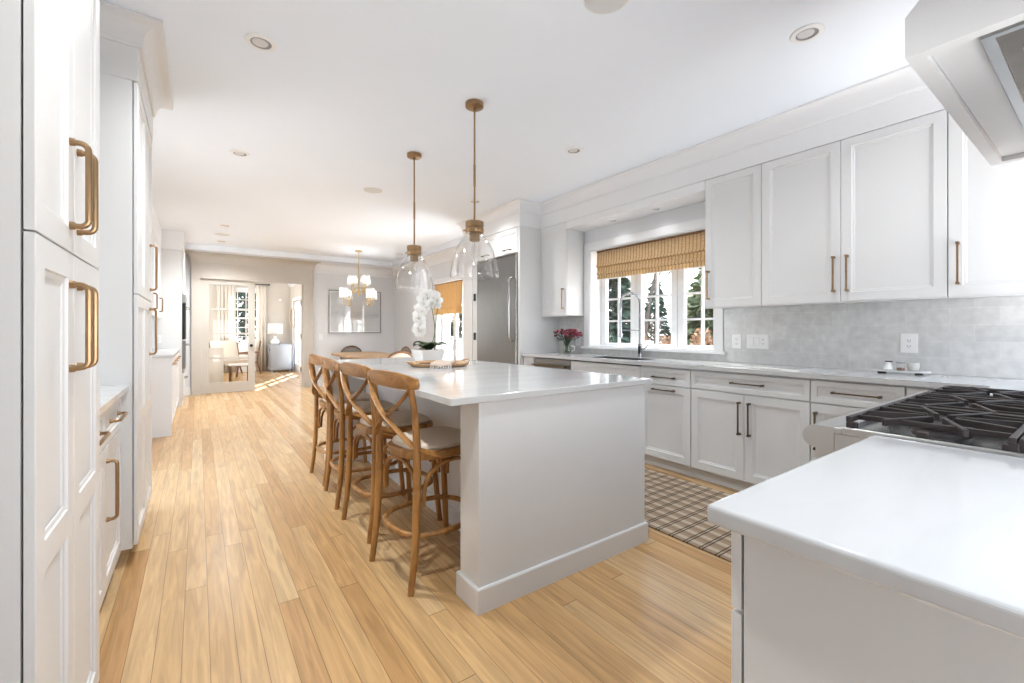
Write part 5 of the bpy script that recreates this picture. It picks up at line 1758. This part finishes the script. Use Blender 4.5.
# ---------------------------------------------------------------- dining corner
tcx, tcy = 2.54, 8.15
t = thing('dining_table', (tcx, tcy, 0), 'long pale oak dining table below the chandelier', 'table')
oo = [(tcx + 0.47 * math.copysign(abs(math.cos(a)) ** 0.42, math.cos(a)), tcy + 1.08 * math.copysign(abs(math.sin(a)) ** 0.42, math.sin(a))) for a in [2 * math.pi * i / 48 for i in range(48)]]
m = MB()
sc = lambda k, z: [(tcx + (x - tcx) * k, tcy + (y - tcy) * k, z) for x, y in oo]
m.loft([sc(0.94, 0.715), sc(0.985, 0.72), sc(1.0, 0.735), sc(1.0, 0.750), sc(0.99, 0.755)])
m.build('tabletop', M['tablewood'], t, smooth=True)
for y in (tcy - 0.62, tcy + 0.62):
    MB().lathe([(0, 0.0), (0.30, 0.0), (0.30, 0.03), (0.16, 0.06), (0.10, 0.12), (0.09, 0.5), (0.13, 0.66), (0.22, 0.7145), (0, 0.7145)], (tcx, y, 0), 28).build('pedestal', M['tablewood'], t, smooth=True)

def dining_chair(label, c, rz, wood, cloth):
    """round-backed cane chair; local +y is forward"""
    t = thing('dining_chair', c, label, 'chair', 'chairs around the dining table')
    X, Y_, Z_ = c
    T = lambda x, y, z: (X + x, Y_ + y, Z_ + z)
    o = [(0.235 * math.copysign(abs(math.cos(a)) ** 0.7, math.cos(a)), 0.225 * math.copysign(abs(math.sin(a)) ** 0.7, math.sin(a))) for a in [2 * math.pi * i / 32 for i in range(32)]]
    sc = lambda k, z: [T(x * k, y * k, z) for x, y in o]
    MB().loft([sc(0.94, 0.40), sc(1.0, 0.41), sc(1.0, 0.435), sc(0.96, 0.44)]).build('seat_frame', wood, t, smooth=True)
    MB().loft([sc(0.93, 0.4405), sc(0.95, 0.455), sc(0.85, 0.472), sc(0.4, 0.478)]).build('seat', cloth, t, smooth=True)
    for sx in (-1, 1):
        MB().tube([T(0.19 * sx, 0.18, 0.40), T(0.205 * sx, 0.21, 0.0)], [0.019, 0.013], 10).build('leg', wood, t, smooth=True)
        MB().tube([T(0.18 * sx, -0.18, 0.40), T(0.20 * sx, -0.26, 0.0)], [0.019, 0.013], 10).build('leg', wood, t, smooth=True)
    pts = []
    for i in range(29):
        a = math.pi * (1.10 - 1.20 * i / 28) if False else R(-32 + 244 * i / 28)
        pts.append(T(0.235 * math.cos(a), -0.215 - 0.10 * max(0, (0.64 + 0.21 * math.sin(a)) - 0.44), 0.65 + 0.205 * math.sin(a)))
    pts = [T(0.19, -0.20, 0.42)] + pts + [T(-0.19, -0.20, 0.42)]
    MB().tube(pts, 0.0165, 10).build('back_frame', wood, t, smooth=True)
    rows = []
    for i in range(9):
        a = -1 + 2 * i / 8
        hh = math.sqrt(max(0.0, 1 - (a * 0.98) ** 2))
        rows.append([T(0.222 * a, -0.215 - 0.10 * max(0, 0.65 + k * 0.19 * hh - 0.44), 0.65 + k * 0.19 * hh) for k in (-1, -0.5, 0, 0.5, 1)])
    MB().loft(rows, False).build('back_panel', cloth, t, smooth=True, solid=0.02)
    t.rotation_euler = (0, 0, rz)
    return t
dining_chair('dark round-backed dining chair at the far end of the oak table below the picture', (2.72, 9.50, 0), R(184), M['woodbrown'], M['fabric'])
dining_chair('round-backed dining chair on the window side, farther one beside the planter', (3.22, 8.55, 0), R(96), M['woodmid'], M['fabric'])
dining_chair('round-backed dining chair on the window side, nearer one beside the planter', (3.22, 7.82, 0), R(88), M['woodmid'], M['fabric'])
dining_chair('pale round-backed dining chair at the near end of the oak table', (2.60, 6.86, 0), R(-4), M['woodmid'], M['linen'])

# chandelier
hx, hy, hz = 2.53, 8.62, CEIL
t = thing('chandelier', (hx, hy, 1.70), 'two-tier gold chandelier with white drum shades over the dining table', 'chandelier')
MB().lathe([(0, hz - 0.022), (0.062, hz - 0.022), (0.066, hz - 0.016), (0.066, hz - 0.001), (0, hz - 0.001)], (hx, hy, 0), 24).build('canopy', M['gold'], t, smooth=True)
m = MB().cyl((hx, hy, 1.90), (hx, hy, hz - 0.022), 0.007)
m.lathe([(0, 1.86), (0.02, 1.87), (0.024, 1.90), (0.012, 1.92), (0.012, 2.02), (0, 2.02)], (hx, hy, 0), 16)
m.build('stem', M['gold'], t, smooth=True)
def arm(a, rad, z_hub, z_low, z_cup):
    ca, sa = math.cos(a), math.sin(a)
    q = lambda r_, z: (hx + r_ * ca, hy + r_ * sa, z)
    pts = smooth_path([q(0.008, z_hub), q(rad * 0.45, z_hub), q(rad * 0.62, z_hub - 0.01), q(rad * 0.66, (z_hub + z_low) / 2), q(rad * 0.72, z_low + 0.01), q(rad * 0.88, z_low), q(rad, z_low + 0.03), q(rad, z_cup)], 4)
    m = MB()
    m.tube(pts, 0.0065, 8)
    m.lathe([(0, z_cup), (0.022, z_cup), (0.022, z_cup + 0.006), (0.011, z_cup + 0.008), (0.011, z_cup + 0.07), (0, z_cup + 0.07)], (hx + rad * ca, hy + rad * sa, 0), 12)
    ar = m.build('arm', M['gold'], t, smooth=True)
    m = MB().lathe([(0.084, z_cup + 0.035), (0.072, z_cup + 0.215)], (hx + rad * ca, hy + rad * sa, 0), 24)
    m.build('lamp_shade', M['lampshade'], ar, smooth=True, solid=0.003, label='white drum lamp shade')
    d = bpy.data.lights.new('chandelier_bulb', 'POINT')
    d.energy = 0.3 if z_cup > 1.9 else 0.7
    d.shadow_soft_size = 0.03
    d.color = (0.97, 0.99, 1.0)
    o = bpy.data.objects.new('chandelier_bulb', d)
    C.objects.link(o)
    o.location = (hx + rad * ca, hy + rad * sa, z_cup + 0.12)
for k in range(4):
    arm(R(73.7 + 52 + 90 * k), 0.165, 2.02, 1.92, 2.045)
for k in range(4):
    arm(R(73.7 + 38 + 90 * k), 0.335, 1.95, 1.68, 1.775)
# framed picture
t = thing('framed_picture', (2.87, YF - 0.02, 1.13), 'wide silver-framed pale grey abstract picture on the dining wall', 'picture')
px0, px1, pz0, pz1 = 2.29, 3.43, 1.135, 2.075
m = MB()
fw = 0.022
m.box(px0, px1, YF - 0.035, YF - 0.002, pz0, pz0 + fw).box(px0, px1, YF - 0.035, YF - 0.002, pz1 - fw, pz1)
m.box(px0, px0 + fw, YF - 0.035, YF - 0.002, pz0 + fw, pz1 - fw).box(px1 - fw, px1, YF - 0.035, YF - 0.002, pz0 + fw, pz1 - fw)
m.build('frame', M['silver'], t)
m = MB()
m.box(px0 + fw, px1 - fw, YF - 0.016, YF - 0.003, pz0 + fw, pz1 - fw)
m.build('mat_board', M['ceramic'], t)
MB().box(px0 + 0.045, px1 - 0.045, YF - 0.018, YF - 0.0165, pz0 + 0.045, pz1 - 0.045).build('print', M['print'], t)
MB().box(px0 + fw, px1 - fw, YF - 0.026, YF - 0.024, pz0 + fw, pz1 - fw).build('glazing', M['glass'], t, label='picture glass')

# ---------------------------------------------------------------- outdoors
MB().box(3.95, 40, -14, 45, -0.85, -0.75).box(-20, 3.95, 15.3, 45, -0.85, -0.75).build('ground', M['ground'], kind=S)
# deck outside the dining window
MB().box(4.0, 7.6, 5.6, 18.0, -0.75, -0.10).build('deck', M['deck'], kind=S)
t = thing('deck_railing', (7.5, 8.8, -0.1), 'white deck railing outside the dining window', 'railing')
MB().box(7.46, 7.54, 5.6, 18.0, 0.80, 0.86).build('top_rail', M['trimw'], t)
MB().box(7.475, 7.525, 5.6, 18.0, 0.02, 0.07).build('bottom_rail', M['trimw'], t)
m = MB()
y = 5.7
while y < 17.9:
    m.box(7.482, 7.518, y, y + 0.036, 0.07, 0.80)
    y += 0.125
m.build('balusters', M['trimw'], t)
for y in (5.65, 7.72, 9.79, 11.86, 13.93, 15.97, 17.93):
    MB().box(7.44, 7.56, y - 0.06, y + 0.06, -0.10, 0.98).build('post', M['trimw'], t)
def patio_chair(label, c, rz, mt):
    t = thing('patio_chair', c, label, 'chair', None)
    X, Y_, Z_ = c
    T = lambda x, y, z: (X + x, Y_ + y, Z_ + z)
    MB().hull8([T(-0.27, -0.25, 0.42), T(0.27, -0.25, 0.42), T(0.27, 0.27, 0.44), T(-0.27, 0.27, 0.44), T(-0.27, -0.25, 0.46), T(0.27, -0.25, 0.46), T(0.27, 0.27, 0.48), T(-0.27, 0.27, 0.48)]).build('seat', mt, t, bevel=0.01)
    for s in (-1, 1):
        MB().tube([T(0.25 * s, 0.25, 0), T(0.26 * s, 0.24, 0.44), T(0.27 * s, 0.22, 0.66)], 0.016, 8).build('leg', mt, t, smooth=True)
        MB().tube([T(0.25 * s, -0.28, 0), T(0.26 * s, -0.24, 0.44), T(0.26 * s, -0.34, 0.98)], 0.016, 8).build('leg', mt, t, smooth=True)
        MB().tube([T(0.27 * s, 0.24, 0.665), T(0.28 * s, 0, 0.67), T(0.265 * s, -0.28, 0.665)], 0.018, 8).build('armrest', mt, t, smooth=True)
    MB().tube([T(-0.26, -0.34, 0.98), T(-0.2, -0.36, 1.06), T(0, -0.365, 1.10), T(0.2, -0.36, 1.06), T(0.26, -0.34, 0.98)], 0.016, 8).build('top_bar', mt, t, smooth=True)
    for k in range(5):
        x = -0.18 + 0.09 * k
        MB().tube([T(x, -0.245, 0.45), T(x, -0.355, 1.05)], 0.5, 8, flat=(0.045, 0.012)).build('slat', mt, t)
    t.rotation_euler = (0, 0, rz)
    return t
patio_chair('white slatted patio chair on the deck near the railing', (6.3, 12.3, -0.1), R(120), M['deck'])
patio_chair('grey metal patio chair on the deck close to the dining window', (4.75, 9.15, -0.1), R(100), M['greymetal'])

# trees and shrubs
def foliage(m, c, rx, rz, n, s0, s1, rnd, cone=False):
    for i in range(n):
        if cone:
            u = rnd.random() ** 0.7
            z = rz * (1 - u)
            r_ = rx * u * math.sqrt(rnd.uniform(0.25, 1.0))
            a = rnd.uniform(0, 2 * math.pi)
            p = Vector((c[0] + r_ * math.cos(a), c[1] + r_ * math.sin(a), c[2] + z))
            d = Vector((math.cos(a), math.sin(a), rnd.uniform(-0.7, 0.1)))
        else:
            d = Vector((rnd.gauss(0, 1), rnd.gauss(0, 1), rnd.gauss(0, 1))).normalized()
            k = rnd.uniform(0.5, 1.0)
            p = Vector((c[0] + d.x * rx * k, c[1] + d.y * rx * k, c[2] + d.z * rz * k))
            d = (d + Vector((rnd.uniform(-1, 1), rnd.uniform(-1, 1), rnd.uniform(-1, 1)))).normalized()
        L = rnd.uniform(s0, s1)
        d.normalize()
        sd = d.cross(Vector((rnd.uniform(-1, 1), rnd.uniform(-1, 1), 1))).normalized() * L * 0.28
        m.poly([p, p + d * L * 0.5 + sd, p + d * L, p + d * L * 0.5 - sd])
def evergreen(label, x, y, h, r, mt, seed, n=2600, z0=-0.75):
    rnd = random.Random(seed)
    t = thing('evergreen_tree', (x, y, z0), label, 'tree', 'evergreen trees outdoors')
    MB().cyl((x, y, z0), (x, y, z0 + h * 0.95), 0.13, 0.02, 10).build('trunk', M['bark'], t, smooth=True)
    m = MB()
    foliage(m, (x, y, z0 + 0.25), r, h - 0.2, n, 0.18, 0.42, rnd, True)
    m.build('needles', mt, t)
def bare_tree(label, x, y, h, seed, z0=-0.75):
    rnd = random.Random(seed)
    t = thing('bare_tree', (x, y, z0), label, 'tree', 'bare trees outdoors')
    m = MB()
    def branch(p, d, L, r_, k):
        q = p + d * L
        m.tube([p, p.lerp(q, 0.5) + Vector((rnd.uniform(-0.05, 0.05), rnd.uniform(-0.05, 0.05), 0)) * L, q], [r_, r_ * 0.8, r_ * 0.6], 6)
        if k == 0:
            return
        for i in range(3 if k > 1 else 4):
            nd = (d + Vector((rnd.uniform(-0.8, 0.8), rnd.uniform(-0.8, 0.8), rnd.uniform(-0.15, 0.6)))).normalized()
            branch(p.lerp(q, rnd.uniform(0.55, 1.0)), nd, L * rnd.uniform(0.55, 0.8), r_ * 0.55, k - 1)
    branch(Vector((x, y, z0)), Vector((0.05, 0.03, 1)).normalized(), h * 0.4, 0.10, 5)
    m.build('trunk', M['bark'], t, smooth=True)
def shrub(label, x, y, r, h, mt, seed, z0=-0.75, n=2000):
    rnd = random.Random(seed)
    t = thing('garden_shrub', (x, y, z0), label, 'shrub', 'shrubs beyond the kitchen window')
    m = MB()
    foliage(m, (x, y, z0 + h * 0.5), r, h * 0.5, n, 0.06, 0.13, rnd)
    m.build('leaves', mt, t)
    m = MB()
    for k in range(6):
        a = rnd.uniform(0, 6.28)
        m.tube([(x + 0.08 * math.cos(a), y + 0.08 * math.sin(a), z0), (x + r * 0.6 * math.cos(a), y + r * 0.6 * math.sin(a), z0 + h * 0.75)], [0.02, 0.008], 6)
    m.build('stems', M['bark'], t)
# seen through the kitchen window: dark evergreen at left, bare trees, dry leaves low down
evergreen('dark narrow evergreen at the left of the sink window view', 10.2, 8.95, 5.0, 0.75, M['evergreen'], 1, 2600)
evergreen('dull green evergreen at the right of the sink window view', 10.4, 6.0, 3.6, 1.0, M['evergreen2'], 2, 3000)
evergreen('distant evergreen seen through the middle panes of the sink window', 21.0, 15.4, 4.8, 1.0, M['evergreen'], 3, 1800)
evergreen('distant evergreen seen through the right panes of the sink window', 20.2, 12.4, 4.4, 1.0, M['evergreen2'], 4, 1800)
evergreen('broad evergreen standing beyond the deck railing', 10.0, 20.5, 3.6, 1.3, M['evergreen'], 5, 2400)
evergreen('smaller evergreen beside the broad one beyond the deck railing', 12.8, 23.2, 3.4, 1.1, M['evergreen2'], 6, 1600)
bare_tree('bare branching tree in the middle of the sink window view', 13.4, 10.2, 6.5, 21)
bare_tree('bare tree behind the dark narrow evergreen', 17.6, 17.8, 7.5, 22)
bare_tree('bare tree beside the dull green evergreen', 15.2, 8.2, 6.0, 23)
for i, (x, y, r, h, z, mt) in enumerate([(8.5, 6.66, 0.29, 1.95, -0.75, 'brownleaf'), (8.4, 5.88, 0.29, 1.85, -0.75, 'brownleaf'), (8.5, 5.10, 0.29, 2.0, -0.75, 'brownleaf'),
                                         (8.4, 7.46, 0.29, 1.9, -0.75, 'evergreen'), (8.4, 4.30, 0.29, 1.8, -0.75, 'brownleaf'),
                                         (18.0, 13.5, 0.7, 2.9, -0.75, 'bark'), (17.8, 11.3, 0.7, 2.7, -0.75, 'evergreen'), (17.6, 15.6, 0.7, 2.9, -0.75, 'evergreen')]):
    shrub(['brown-leaved shrub in front of the middle panes of the sink window', 'brown-leaved shrub low in the right panes of the sink window',
           'brown-leaved shrub second from the right below the sink window trees', 'dark green shrub low in the left panes of the sink window', 'small brown shrub at the right edge of the sink window view',
           'distant grey-brown thicket behind the middle panes', 'distant dark thicket behind the right panes', 'distant dark thicket behind the left panes'][i], x, y, r, h, M[mt], 40 + i)
# beyond the sunlit room's window
evergreen('dark evergreen outside the far window', 1.6, 21.5, 5.0, 1.4, M['evergreen'], 7, 2600)
bare_tree('bare tree outside the far window', -1.6, 26.0, 6.0, 24)
